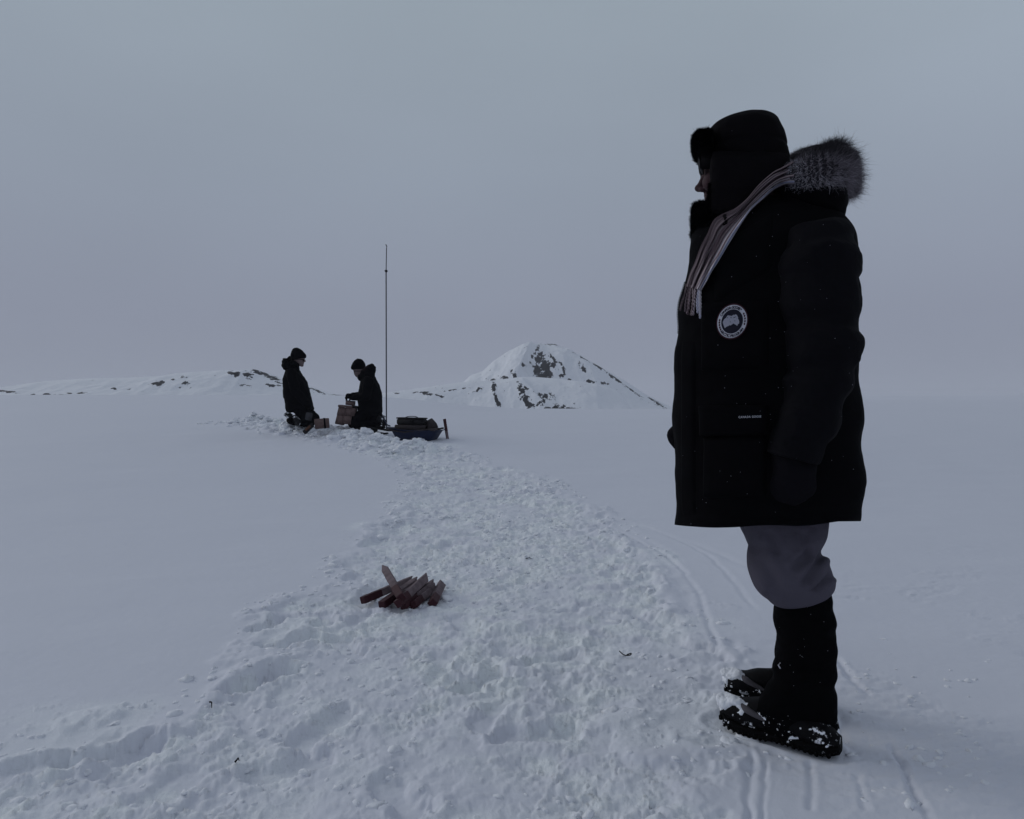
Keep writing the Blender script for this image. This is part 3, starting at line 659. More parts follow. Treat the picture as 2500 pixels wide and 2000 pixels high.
# --- coat
Lf = {500: 1800, 520: 1760, 545: 1710, 571: 1695, 610: 1689, 650: 1682, 675: 1679, 700: 1671, 718: 1665, 772: 1656, 811: 1653, 855: 1647, 930: 1644, 1023: 1644, 1085: 1646, 1167: 1649, 1240: 1648, 1271: 1646}
rows = [500, 520, 545, 571, 610, 650, 700, 772, 811, 855, 930, 1023, 1085, 1167, 1240, 1268]
Rb = {500: 2010, 520: 2040, 536: 2060, 578: 2088, 620: 2093, 680: 2096, 760: 2099, 800: 2101, 850: 2098, 916: 2100, 980: 2106, 1034: 2110, 1080: 2106, 1113: 2106, 1167: 2110, 1232: 2106, 1262: 2102}
Bd = {500: .10, 520: .14, 545: .175, 571: .205, 610: .235, 700: .26, 855: .275, 1023: .29, 1167: .305, 1271: .31}
f_ = lambda D, r: float(np.interp(r, list(D), list(D.values())))
rings = [(f_(Lf, r), r, f_(Rb, r), r-(8 if r > 1250 else 0), YC, f_(Bd, r)) for r in rows]
def coat_disp(V, t, a):
    z = V[..., 2]
    h = fbm3(V*np.array([5, 5, 3.2]), 3, 3)*.022+fbm3(V*np.array([9, 9, 26]), 2, 5)*.006
    h = h+.006*np.sin(z*34+3*fbm3(V*3, 2, 8))*ss(.66, .72, z)
    h = h-.010*np.exp(-((z-1.0)/.012)**2)*0
    edge = 1-ss(0, .03, 1-t)
    return h*(.35+.65*np.abs(np.sin(a)))*(1-.6*edge)
V_, F_ = loft(rings, 160, 220, 2.45, True, coat_disp)
# hem sags a little and rolls under
z = V_[:, 2].copy(); wz = 1-ss(.66, .95, z); dn_ = (YC-V_[:, 1])*math.cos(YAW)-(V_[:, 0]-.81)*math.sin(YAW); fr_ = -(V_[:, 0]-.81)*math.cos(YAW)+(V_[:, 1]-YC)*math.sin(YAW); V_[:, 2] += wz*(-.012-.004*fr_/.28+.036*np.clip(dn_/.3, -.3, 1)+.003*np.sin(V_[:, 0]*30))
coat = fix(mk('coat', V_, F_, M['coat'], man))
# raised front flap and edges: pieces that follow the coat's own surface
def bvh(objs):
    Vs = []; Fs = []; n = 0
    for o in objs:
        off = OFF[o.name]; v = [Vector(x.co)+Vector(off) for x in o.data.vertices]; Vs += v; Fs += [tuple(i+n for i in p.vertices) for p in o.data.polygons]; n += len(v)
    return BVHTree.FromPolygons(Vs, Fs)
CAM = Vector((0, 0, CZ))
def hit(tree, px, row):
    d = Vector(P(px, row, 1.0))-CAM; d.normalize(); h = tree.ray_cast(CAM, d)
    return None if h[0] is None else (np.array(h[0]), np.array(h[1]), h[3])
# sleeve (near)
sl = [(1990, 532, 2058, 540, 2.03, .03), (1945, 548, 2078, 556, 1.985, .075), (1915, 572, 2092, 582, 1.955, .105), (1900, 615, 2097, 620, 1.935, .118), (1893, 670, 2108, 672, 1.925, .122), (1893, 700, 2102, 706, 1.92, .118), (1896, 750, 2101, 765, 1.915, .114), (1905, 796, 2100, 806, 1.905, .106),
      (1900, 818, 2106, 830, 1.90, .116), (1912, 848, 2099, 856, 1.895, .108), (1910, 905, 2090, 905, 1.89, .104), (1906, 928, 2080, 932, 1.885, .101), (1909, 946, 2074, 944, 1.885, .106), (1900, 972, 2062, 980, 1.88, .100), (1886, 1034, 2040, 1045, 1.88, .095), (1871, 1090, 2010, 1112, 1.88, .092), (1869, 1102, 1999, 1134, 1.88, .088), (1878, 1106, 1988, 1132, 1.88, .070)]
def sl_disp(V, t, a):
    return (fbm3(V*np.array([7, 7, 5]), 3, 13)*.020-.003*np.abs(np.sin(V[..., 2]*24+2.4*fbm3(V*4, 2, 19)+.6))**6+fbm3(V*np.array([10, 10, 40]), 2, 15)*.006+.005*np.sin(V[..., 2]*55+4*fbm3(V*5, 2, 18)))*ss(0, .06, t)*(1-ss(.93, 1, t)*.7)
V_, F_ = loft(sl, 96, 150, 2.2, True, sl_disp)
sleeve = fix(mk('sleeve', V_, F_, M['sleeve'], coat))
sl2 = [(1870, 570, 1990, 575, 2.33, .05), (1830, 600, 2000, 605, 2.40, .10), (1820, 700, 1990, 700, 2.45, .11), (1810, 850, 1970, 860, 2.46, .10), (1790, 930, 1950, 960, 2.46, .095), (1740, 985, 1870, 1060, 2.44, .09), (1690, 1010, 1760, 1100, 2.42, .08), (1676, 1020, 1730, 1095, 2.42, .06)]
V_, F_ = loft(sl2, 56, 70, 2.2, True, sl_disp); sleeve2 = fix(mk('sleeve', V_, F_, M['sleeve'], coat))
# hood bundle behind the neck
hd = [(1905, 420, 2040, 425, YC, .10), (1880, 445, 2060, 445, YC, .165), (1872, 470, 2070, 478, YC, .195), (1878, 500, 2072, 503, YC, .20), (1905, 522, 2067, 526, YC, .20), (1920, 545, 2060, 548, YC, .185), (1950, 565, 2040, 566, YC, .13)]
V_, F_ = loft(hd, 90, 60, 2.2, True, lambda V, t, a: fbm3(V*9, 3, 23)*.022)
hood = fix(mk('hood', V_, F_, M['coat'], coat))
# stand-up collar
cl = [(1692, 650, 1930, 680, YC, .185), (1691, 600, 1935, 630, YC, .165), (1694, 570, 1925, 600, YC, .145), (1694, 540, 1915, 580, YC, .128), (1694, 512, 1900, 560, YC, .118), (1698, 506, 1890, 554, YC, .108), (1706, 515, 1880, 560, YC, .095)]
V_, F_ = loft(cl, 90, 60, 2.3, True, lambda V, t, a: fbm3(V*12, 3, 27)*.012)
collar = fix(mk('collar', V_, F_, M['fleece'], coat))
def surf_strands(o, cnt, ln, sel=None, mix=.4, r0=.0005, seed=0, name='fleece_pile', mt='coat_d', parent=None, bend=.5):
    me = o.data; off = OFF[o.name]; r = np.random.default_rng(seed)
    cs = np.zeros(len(me.vertices)*3); me.vertices.foreach_get('co', cs); cs = cs.reshape(-1, 3)+off
    ns = np.zeros(len(me.vertices)*3); me.vertices.foreach_get('normal', ns); ns = ns.reshape(-1, 3)
    k = np.arange(len(cs)) if sel is None else np.nonzero(sel(cs))[0]
    j = r.choice(k, cnt); j2 = j
    roots = cs[j]+r.normal(size=(cnt, 3))*.003-ns[j]*.002; dirs = ns[j]+r.normal(size=(cnt, 3))*mix
    Vs, Fs, tt, kk = strands(roots, dirs, ln*r.uniform(.5, 1.2, cnt), r0, 3, bend, 0, seed)
    return mk(name, Vs, Fs, M[mt], parent or o, smooth=False)
surf_strands(collar, 9000, .010, lambda c: (pxof(c) < 1745) & (c[:, 2] > P(0, 572, YC)[2]), seed=3, r0=.0008)

ctree = bvh([coat, sleeve, collar, hood])
btree = bvh([coat])
# zip teeth down the open front edge
ac = Acc()
for r in np.arange(690, 815, 4.1):
    x = 1600
    while hit(btree, x, r) is None and x < 1700: x += .5
    h = hit(btree, x+1.0, r); ac.add(*box(P(x-.6, r, h[0][1] if h else YC), (.0052, .006, .0026)))
ac.mk('zipper', M['sole'], coat)
def patch_on(tree, name, px0, px1, r0, r1, off, mt, parent, nu=30, nv=30, round_=.12, tilt=0):
    Vs = np.zeros((nv, nu, 3)); 
    for i in range(nv):
        for j in range(nu):
            u = j/(nu-1); v = i/(nv-1); a = px0+(px1-px0)*u; b = r0+(r1-r0)*v+tilt*(u-.5)
            h = hit(tree, a, b)
            if h is None: h = (P(a, b, YC-.25), np.array([0, -1., 0]), 0)
            e_ = min(u, 1-u, v, 1-v)/round_; e_ = min(e_, 1); e_ = math.sqrt(max(1-(1-e_)**2, 0))
            n_ = h[1]*(1 if h[1][1] < 0 else -1); Vs[i, j] = h[0]+n_*(off*e_-.002)
    # even out the depth so that the piece keeps its own stiffness
    for _ in range(6): Vs[1:-1, 1:-1, 1] = (Vs[:-2, 1:-1, 1]+Vs[2:, 1:-1, 1]+Vs[1:-1, :-2, 1]+Vs[1:-1, 2:, 1])/4
    ii = np.arange(nu*nv).reshape(nv, nu)
    q = np.stack([ii[:-1, :-1], ii[1:, :-1], ii[1:, 1:], ii[:-1, 1:]], -1).reshape(-1, 4)
    return mk(name, Vs.reshape(-1, 3), q, mt, parent)
patch_on(btree, 'pocket', 1722, 1874, 1062, 1215, .020, M['coat'], coat, 40, 36, .06, -6)
patch_on(btree, 'pocket_flap', 1712, 1880, 990, 1064, .026, M['coat'], coat, 40, 24, .10, -4)
patch_on(btree, 'chest_pocket', 1712, 1880, 735, 905, .014, M['coat'], coat, 36, 30, .08, -4)
patch_on(btree, 'storm_flap', 1664, 1700, 830, 1262, .010, M['coat'], coat, 10, 60, .2, 0)
patch_on(ctree, 'lapel', 1742, 1890, 560, 700, .012, M['coat'], coat, 30, 30, .2, -90)

# --- writing and badge on the coat
def glyph(ch, size, bold=.0):
    cu = bpy.data.curves.new('g', 'FONT'); cu.body = ch; cu.size = 1; cu.offset = bold; cu.resolution_u = 3
    o = bpy.data.objects.new('g', cu); C.objects.link(o); dg = bpy.context.evaluated_depsgraph_get(); dg.update()
    me = bpy.data.meshes.new_from_object(o.evaluated_get(dg), depsgraph=dg)
    V = np.array([v.co[:] for v in me.vertices]) if len(me.vertices) else np.zeros((0, 3)); Fc = [tuple(p.vertices) for p in me.polygons]
    bpy.data.objects.remove(o); bpy.data.curves.remove(cu); bpy.data.meshes.remove(me)
    return V*size, Fc
ptree = bvh([o for o in coat.children if o.name.startswith(('pocket', 'chest', 'lapel', 'storm'))]+[coat])
bc = hit(ptree, 1787, 785)
def bmap(u, v, off):
    """badge plane (unit disc) -> coat surface"""
    px = 1787.5+36.2*u+2.6*v; row = 785-40.4*v-2.4*u
    h = hit(ptree, px, row); p = h[0]
    return p+(np.array(CAM)-p)/np.linalg.norm(np.array(CAM)-p)*off
ba = Acc()
def disc(r0, r1, off, m, n=64):
    V = []; 
    for rr_ in ((r0, r1) if r0 > 0 else (0.001, r1*.5, r1)):
        for i in range(n): a = 2*math.pi*i/n; V.append(bmap(rr_*math.cos(a), rr_*math.sin(a), off))
    k = len(V)//n; ba.add(np.array(V), [(i*n+j, (i+1)*n+j, (i+1)*n+(j+1) % n, i*n+(j+1) % n) for i in range(k-1) for j in range(n)], m)
disc(.95, 1.085, .0030, 3); disc(.735, 1.0, .0042, 0); disc(0, .745, .0034, 1)
def arc_text(txt, a0, a1, rad, size, top=True):
    gl = [glyph(c, size, .045) for c in txt]; wd = [(g_[0][:, 0].max()-g_[0][:, 0].min() if len(g_[0]) else size*.25)+size*.13 for g_ in gl]
    tot = sum(wd); pos = 0
    for (Vg, Fg), w_ in zip(gl, wd):
        a = math.radians(a0+(a1-a0)*(pos+w_/2)/tot); pos += w_
        if not len(Vg): continue
        cx = (Vg[:, 0].max()+Vg[:, 0].min())/2; out_ = []
        for p in Vg:
            x = p[0]-cx; y = p[1]-size*.36
            if top: u = (rad+y)*math.cos(a)+x*math.sin(a); v = (rad+y)*math.sin(a)-x*math.cos(a)
            else: u = (rad-y)*math.cos(a)-x*math.sin(a); v = (rad-y)*math.sin(a)+x*math.cos(a)
            out_.append(bmap(u, v, .0054))
        ba.add(np.array(out_), Fg, 1)
arc_text('CANADA GOOSE', 154, 55, .865, .225, True)
arc_text('®', 54, 47, .90, .12, True)
arc_text('ARCTIC PROGRAM', 215, 328, .865, .225, False)
for a in (171, 181, 191, 201, 210, 30, 20, 9, -2, -13):       # maple leaves round the ring
    a = math.radians(a); cx, cy = .865*math.cos(a), .865*math.sin(a); pts = []
    for i in range(14):
        q = 2*math.pi*i/14+math.pi/2; rr_ = .082 if i % 2 == 0 else .045
        if i == 7: rr_ = .075
        pts.append(bmap(cx+rr_*math.cos(q), cy+rr_*math.sin(q), .0054))
    ba.add(np.array(pts+[bmap(cx, cy, .0054)]), [(14, i, (i+1) % 14) for i in range(14)], 3)
mpz = [(545, 680), (580, 600), (630, 560), (680, 490), (710, 485), (730, 500), (750, 495), (790, 510), (830, 500), (850, 475), (880, 490), (915, 470), (960, 490), (980, 530), (1000, 560), (1000, 610), (1030, 650), (1045, 700), (1040, 760), (1010, 770), (990, 820), (950, 790), (900, 760), (870, 740), (830, 770), (790, 795), (750, 785), (730, 810), (690, 815), (650, 840), (620, 865), (600, 830), (580, 780), (560, 730)]
def zuv(x, y): return ((x-829)/446, -(y-678)/497)
tri = geometry.tessellate_polygon([[Vector((*zuv(*p), 0)) for p in mpz]])
ba.add(np.array([bmap(*zuv(*p), .0050) for p in mpz]), [tuple(t) for t in tri], 2)
for pts in ([(758, 682), (776, 655), (796, 682), (776, 710)], [(650, 560), (690, 540), (690, 570)], [(770, 540), (800, 545), (790, 590)], [(855, 560), (930, 535), (935, 550), (870, 575)], [(890, 655), (930, 660), (910, 685)]):
    V = np.array([bmap(*zuv(*p), .0062) for p in pts]); ba.add(V, [tuple(range(len(pts)))], 1)
V = np.array([bmap(*zuv(777+9*math.cos(q), 682+10*math.sin(q)), .0070) for q in np.linspace(0, 2*math.pi, 12, endpoint=False)]); ba.add(V, [tuple(range(12))], 0)
badge = ba.mk('badge', None, coat, mats=[M['white_thread'], M['navy_thread'], M['map_thread'], M['red_thread']], smooth=False)
# small line of lettering above the pocket
ta = Acc(); pos = 0; gl = [glyph(c, 7.0, .012) for c in 'CANADA GOOSE']; wd = [(g_[0][:, 0].max()+.8 if len(g_[0]) else 2.6) for g_ in gl]; sc_ = 56/sum(wd)
for (Vg, Fg), w_ in zip(gl, wd):
    if len(Vg):
        pts = []
        for p in Vg:
            px = 1803+(pos+p[0])*sc_; h = hit(ptree, px, 1021-p[1]*1.02-(px-1803)*.03); q = h[0]; pts.append(q+(np.array(CAM)-q)/np.linalg.norm(np.array(CAM)-q)*.003)
        ta.add(np.array(pts), Fg)
    pos += w_
ta.mk('lettering', M['white_thread'], coat, smooth=False)

# --- fur ruff on the hood
cp = smooth_line(np.array([np.append(P(1938, 436, 2.06), .030), np.append(P(1960, 424, 2.02), .046), np.append(P(1996, 416, 2.00), .056), np.append(P(2024, 420, 2.05), .057), np.append(P(2034, 430, 2.15), .056), np.append(P(2028, 424, 2.27), .054), np.append(P(2000, 398, 2.34), .054), np.append(P(1960, 396, 2.34), .042), np.append(P(1940, 400, 2.28), .03)]), 60)
cp2 = smooth_line(np.array([np.append(P(2010, 390, 2.10), .040), np.append(P(2040, 382, 2.16), .040), np.append(P(2050, 414, 2.17), .040), np.append(P(2056, 448, 2.16), .034), np.append(P(2062, 474, 2.15), .022)]), 30)
Va_, Fa_ = tube(cp[:, :3], cp[:, 3], 20); Vb_, Fb_ = tube(cp2[:, :3], cp2[:, 3], 20)
V_ = np.vstack([Va_, Vb_]); F_ = Fa_+[tuple(i+len(Va_) for i in f) for f in Fb_]
V_ = V_+fbm3(V_*25, 2, 33)[:, None]*.012
fm = mat('grey_fur', (.03, .027, .032), .8, .25)
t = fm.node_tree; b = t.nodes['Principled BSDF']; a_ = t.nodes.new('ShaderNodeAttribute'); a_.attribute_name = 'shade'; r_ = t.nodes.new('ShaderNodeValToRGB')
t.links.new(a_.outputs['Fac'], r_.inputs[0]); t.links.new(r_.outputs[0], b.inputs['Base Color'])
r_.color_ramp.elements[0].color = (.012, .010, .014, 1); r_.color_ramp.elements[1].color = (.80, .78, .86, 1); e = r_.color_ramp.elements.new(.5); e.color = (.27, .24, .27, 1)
ruff = union('fur_ruff', [(Va_, Fa_), (Vb_, Fb_)], fm, coat, .008, 4, lambda V: fbm3(V*25, 2, 33)*.012)
rg = np.random.default_rng(11); NS = 50000
cp = np.vstack([cp, cp2]); ti = np.where(rg.random(NS) < .72, rg.uniform(0, 59, NS), rg.uniform(60, 88.99, NS)); i0 = ti.astype(int); fr = ti-i0; i1 = np.minimum(i0+1, 89)
cc = cp[i0]*(1-fr[:, None])+cp[i1]*fr[:, None]; tg = (cp[i1, :3]-cp[np.maximum(i0-1, 0), :3]); tg = np.where((i0 == 60)[:, None], (cp[61, :3]-cp[60, :3])[None], tg); tg /= np.linalg.norm(tg, axis=1, keepdims=True)
u_ = np.cross(tg, [0, 0, 1.]); u_ /= np.linalg.norm(u_, axis=1, keepdims=True); v_ = np.cross(u_, tg)
an = rg.uniform(0, 2*np.pi, NS); rad_ = u_*np.cos(an)[:, None]+v_*np.sin(an)[:, None]
roots = cc[:, :3]+rad_*(cc[:, 3]*rg.uniform(.75, 1.0, NS))[:, None]
back = (roots-np.array(P(1960, 400, YC))); back[:, 2] *= .2; back /= np.linalg.norm(back, axis=1, keepdims=True)
_rt = np.array(Matrix.Rotation(.9, 3, 'X')@Matrix.Rotation(.7, 3, 'Y')@Matrix.Rotation(.5, 3, 'Z')); rr0 = roots@_rt.T
clump = np.stack([fbm3(rr0*21+k*17, 2, 50+k)*.7+fbm3((roots+rg.normal(size=(NS, 3))*.003)*64+k*9, 2, 57+k)*.22 for k in range(3)], -1)
dirs = rad_*.8+back*.5+np.array([.10, 0, .05])+clump*1.5+rg.normal(size=(NS, 3))*.34
sx0 = 1250+F*roots[:, 0]/roots[:, 1]; ln = rg.uniform(.6, 1.25, NS)*(.013+.019*ss(1960, 2070, sx0))*np.where(rg.random(NS) < .10, rg.uniform(1.3, 1.9, NS), 1)
Vs, Fs, tt, kk = strands(roots, dirs, ln, .00045, 5, .6, .10, 9)
sx = 1250+F*roots[:, 0]/roots[:, 1]; sy = 1000-F*(roots[:, 2]-CZ)/roots[:, 1]
# the pelt is pale along its lower front and dark towards the crest
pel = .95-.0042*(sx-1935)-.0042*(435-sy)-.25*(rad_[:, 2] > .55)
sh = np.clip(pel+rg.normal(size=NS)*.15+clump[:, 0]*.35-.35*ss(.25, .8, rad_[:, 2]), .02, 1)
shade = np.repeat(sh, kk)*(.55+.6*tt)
mk('fur', Vs, Fs, fm, coat, smooth=False, attrs={'shade': shade})

# --- hat
hat_r = [(1842, 279, 1868, 279, YC, .015), (1812, 284, 1884, 285, YC, .050), (1776, 295, 1899, 297, YC, .085), (1748, 309, 1910, 312, YC, .106), (1731, 324, 1918, 328, YC, .117), (1727, 345, 1924, 350, YC, .121), (1730, 368, 1926, 374, YC, .120), (1740, 388, 1927, 398, YC, .114), (1752, 396, 1925, 415, YC, .108), (1790, 405, 1912, 445, YC, .10), (1820, 425, 1900, 480, YC, .09)]
def hat_disp(V, t, a):
    z = V[..., 2]; g_ = .004*np.exp(-((z-P(0, 368, YC)[2]+.02*(V[..., 0]-.75))/.006)**2)
    return fbm3(V*np.array([10, 10, 16]), 3, 43)*.010*ss(0, .2, t)-g_
V_, F_ = loft(hat_r, 96, 90, 2.15, True, hat_disp)
hat = fix(mk('hat', V_, F_, M['hat'], man))
for s_ in (-1, 1):
    Y0 = YC+s_*.098
    k = (YC+s_*.098)/YC
    fl = [(1742, 374, 1922, 378, Y0-s_*.012, .018), (1737, 395, 1925, 400, Y0, .026), (1733, 430, 1905, 438, Y0, .030), (1730, 465, 1872, 475, Y0-s_*.004, .030), (1727, 495, 1840, 500, Y0-s_*.010, .028), (1728, 512, 1812, 517, Y0-s_*.014, .026), (1738, 524, 1788, 527, Y0-s_*.018, .018), (1750, 529, 1770, 529, Y0-s_*.02, .006)]
    if s_ > 0: fl = [(a+1, b, c, d, y, h) for a, b, c, d, y, h in fl]
    V_, F_ = loft(fl, 64, 60, 2.6, True, lambda V, t, a: fbm3(V*18, 3, 47)*.008)
    ef = fix(mk('ear_flap', V_, F_, M['hat'], hat))
    surf_strands(ef, 2600, .007, lambda c, y=Y0: (pxof(c) < 1736) & (c[:, 2] < P(0, 440, y)[2]), seed=5+s_, r0=.0008)
vz = [(1706, 339, 1738, 334, YC, .065), (1697, 343, 1740, 340, YC, .085), (1692, 352, 1742, 352, YC, .090), (1691, 364, 1742, 364, YC, .090), (1692, 374, 1742, 374, YC, .088), (1697, 380, 1740, 381, YC, .075)]
V_, F_ = loft(vz, 64, 40, 3.0, True, lambda V, t, a: fbm3(V*40, 2, 49)*.006)
vis = fix(mk('brim', V_, F_, M['fleece'], hat)); surf_strands(vis, 12000, .006, lambda c: pxof(c) < 1738, seed=8, r0=.0008)
V_, F_ = tube([P(1768, 524, 2.06), P(1772, 534, 2.03), P(1770, 548, 2.02)], .006, 8); mk('chin_strap', V_, F_, M['hat'], hat)
# --- glasses
gl_ = thing  # keep name free
ga = Acc()
for s_ in (-1, 1):
    cy = YC+s_*.033; cpt = []; n_ = 24
    for k_, rr_ in ((0, .98), (1, .6), (2, .001)):
        for i in range(n_):
            a = 2*math.pi*i/n_; yy_ = .028*rr_*math.cos(a); zz_ = .025*rr_*math.sin(a); bulge = .006*(1-rr_*rr_)
            c0 = P(1715, 412, YC); cpt.append([c0[0]-bulge+.25*abs(yy_*s_+.03)*.3+.32*(-zz_)*.9, cy+yy_, c0[2]+zz_])
    ga.add(np.array(cpt), [(r*n_+j, (r+1)*n_+j, (r+1)*n_+(j+1) % n_, r*n_+(j+1) % n_) for r in range(2) for j in range(n_)], 0)
    rim = np.array(cpt[:n_]+cpt[:1]); ga.add(*tube(rim, .0022, 6), 1)
    c0 = P(1722, 402, YC); ga.add(*box((c0[0]+.030, YC+s_*.068, c0[2]-.008), (.078, .006, .054), bev=.003), 1); ga.add(*tube([[c0[0], YC+s_*.060, c0[2]], [c0[0]+.03, YC+s_*.080, c0[2]+.002], [c0[0]+.10, YC+s_*.086, c0[2]-.004]], .0035, 6), 1)
c0 = P(1714, 408, YC); ga.add(*tube([[c0[0], YC-.008, c0[2]], [c0[0]-.003, YC, c0[2]+.002], [c0[0], YC+.008, c0[2]]], .0022, 6), 1)
ga.V = [yaw_pts(v, skull, -15.5)+np.array([-.002, 0, .009]) for v in ga.V]
ga.mk('glasses', None, man, mats=[M['lens'], M['frame']])

# --- scarf
stree = bvh([coat, collar, hood, sleeve, hat]+[o for o in hat.children if o.name.startswith('ear_flap') and 'pile' not in o.name]+[o for o in coat.children if o.name.startswith(('lapel', 'chest'))])
SU = smooth_line([(1936, 392), (1910, 408), (1886, 421), (1853, 450), (1824, 484), (1795, 508), (1764, 522), (1742, 538), (1727, 570), (1710, 603), (1696, 640), (1684, 668), (1675, 700)], 90)
SL = smooth_line([(1940, 450), (1916, 452), (1892, 464), (1862, 489), (1834, 514), (1812, 545), (1792, 576), (1777, 600), (1764, 622), (1750, 645), (1738, 664), (1727, 686), (1714, 708)], 90)
nu, nv = 90, 44; D_ = np.full((nu, nv), np.nan); PX = np.zeros((nu, nv)); RW = np.zeros((nu, nv))
for i in range(nu):
    for j in range(nv):
        f = j/(nv-1); px, row = SU[i]*(1-f)+SL[i]*f; PX[i, j] = px; RW[i, j] = row
        h = hit(stree, px, row)
        if h is not None: D_[i, j] = h[0][1]
row_med = np.nanmedian(D_, axis=1); row_med = np.where(np.isnan(row_med), YC, row_med)
D_ = np.where(np.isnan(D_), row_med[:, None], D_)
for _ in range(30):
    Dm = D_.copy(); Dm[1:-1] = (D_[:-2]+D_[2:]+2*D_[1:-1])/4; Dm[:, 1:-1] = (Dm[:, :-2]+Dm[:, 2:]+2*Dm[:, 1:-1])/4; D_ = np.minimum(D_, Dm)*.5+Dm*.5
uu = np.linspace(0, 1, nu)[:, None]; vv = np.linspace(0, 1, nv)[None, :]
fold = .0095*np.sin(vv*21+3.2*np.sin(uu*3.3)+2*fbm2(uu*3+0*vv, vv*2+0*uu, 2, 401))+.0035*np.sin(vv*50+5*np.sin(uu*4)+1)
ed = np.minimum(vv, 1-vv)/.10; ed = np.sqrt(np.clip(1-(1-np.clip(ed, 0, 1))**2, 0, 1))
Yf = D_-.010-.014*ed-fold*np.clip(ed, .2, 1)
fv = np.stack([(PX-1250)/F*Yf, Yf, CZ+(1000-RW)/F*Yf], -1); bk = fv.copy(); Yb = D_+.004; bk = np.stack([(PX-1250)/F*Yb, Yb, CZ+(1000-RW)/F*Yb], -1)
ii = np.arange(nu*nv).reshape(nu, nv); q1 = np.stack([ii[:-1, :-1], ii[1:, :-1], ii[1:, 1:], ii[:-1, 1:]], -1).reshape(-1, 4).tolist()
K = nu*nv; q2 = [(a+K, d+K, c+K, b+K) for a, b, c, d in q1]; bd = list(ii[0, :])+list(ii[1:, -1])+list(ii[-1, -2::-1])+list(ii[-2:0:-1, 0])
q3 = [(bd[i], bd[(i+1) % len(bd)], bd[(i+1) % len(bd)]+K, bd[i]+K) for i in range(len(bd))]
sm = mat('striped_wool', (.2, .17, .18), .95, .1, bump=(300, .5, .002)); t = sm.node_tree; b = t.nodes['Principled BSDF']
a_ = t.nodes.new('ShaderNodeAttribute'); a_.attribute_name = 'across'; r_ = t.nodes.new('ShaderNodeValToRGB'); t.links.new(a_.outputs['Fac'], r_.inputs[0]); t.links.new(r_.outputs[0], b.inputs['Base Color'])
cr = r_.color_ramp; stripe = [(0, (.06, .042, .050)), (.08, (.20, .155, .165)), (.14, (.045, .032, .040)), (.24, (.18, .14, .15)), (.30, (.06, .042, .052)), (.38, (.34, .28, .29)), (.43, (.075, .052, .064)), (.54, (.045, .032, .040)), (.60, (.38, .31, .32)), (.66, (.13, .09, .11)), (.73, (.60, .55, .57)), (.79, (.10, .032, .045)), (.84, (.62, .59, .61)), (.90, (.13, .15, .30)), (.95, (.55, .53, .57))]
cr.elements[0].color = (*stripe[0][1], 1); cr.elements[1].position = 1; cr.elements[1].color = (.12, .09, .10, 1)
for p_, c_ in stripe[1:]: e = cr.elements.new(p_); e.color = (*c_, 1)
twist = np.clip(np.broadcast_to(vv, (nu, nv))+.05*np.sin(uu*7), 0, 1)
scarf = fix(mk('scarf', np.vstack([fv.reshape(-1, 3), bk.reshape(-1, 3)]), q1+q2+q3, sm, man, attrs={'across': np.tile(twist.ravel(), 2)}))
for i in range(11):            # twisted tassels
    f = (i+.5)/11; s0 = SU[-1]*(1-f)+SL[-1]*f; s0 = s0+np.array([0, -6]); e0 = np.array([1662+5.2*i-6*(i % 3 == 1), 764+rg.uniform(-8, 15)])
    pts = []; 
    for q in np.linspace(0, 1, 22):
        p2 = s0*(1-q)+e0*q+np.array([1.5*math.sin(q*5+i), 0]); h = hit(stree, *p2); y_ = (h[0][1] if h else YC-.02)-.011; pts.append(P(*p2, y_))
    pts = np.array(pts)
    ta = Acc()
    for ph in (0, math.pi):
        w_ = pts.copy(); qq = np.linspace(0, 1, 22)*26+ph; w_[:, 0] += .0022*np.cos(qq); w_[:, 1] += .0022*np.sin(qq); ta.add(*tube(w_, .0024, 6))
    ta.mk('tassel', sm, scarf, attrs={'across': np.full(ta.n, [.10, .16, .42, .03, .64, .58, .76, .30, .87, .93, .97][i])})

# --- trousers
tr = [(1790, 1150, 2035, 1150, 2.10, .13), (1803, 1230, 2030, 1230, 2.10, .12), (1816, 1280, 2024, 1280, 2.09, .115), (1827, 1325, 2012, 1322, 2.08, .115), (1824, 1352, 2003, 1346, 2.08, .115), (1823, 1388, 2020, 1370, 2.08, .118), (1832, 1418, 2031, 1405, 2.08, .118), (1846, 1442, 2033, 1428, 2.08, .112), (1862, 1460, 2024, 1446, 2.08, .105), (1884, 1472, 2006, 1456, 2.08, .095), (1900, 1472, 1990, 1462, 2.08, .07)]
def tr_disp(V, t, a):
    d = V[..., 0]*math.cos(.9)+V[..., 2]*math.sin(.9); w_ = fbm3(V*5, 2, 67)
    h = fbm3(V*np.array([5, 5, 7]), 3, 63)*.024-.013*np.exp(-((d*1.0-.62-.05*w_)/.012)**2)*ss(.40, .7, t)
    sx = 1250+F*V[..., 0]/V[..., 1]; sy = 1000-F*(V[..., 2]-CZ)/V[..., 1]
    for (x0, y0, x1, y1, wd, dp) in ((2008, 1340, 1962, 1442, 8, .012), (1996, 1330, 1930, 1400, 9, .010), (1850, 1350, 1905, 1440, 12, .008), (2026, 1400, 1985, 1452, 6, .014), (1880, 1290, 1900, 1360, 10, .007), (1960, 1290, 1975, 1360, 9, .009)):
        L2 = (x1-x0)**2+(y1-y0)**2; q = np.clip(((sx-x0)*(x1-x0)+(sy-y0)*(y1-y0))/L2, 0, 1); dd = np.hypot(sx-x0-q*(x1-x0)+w_*14, sy-y0-q*(y1-y0)); k = ss(0, .25, q)*(1-ss(.8, 1, q))
        h = h-dp*k*np.exp(-(dd/wd)**2)+dp*.7*k*np.exp(-((dd-wd*2.1)/wd)**2)
    return h*ss(0, .08, 1-t)
V1, F1 = loft(tr, 90, 110, 2.2, True, tr_disp)
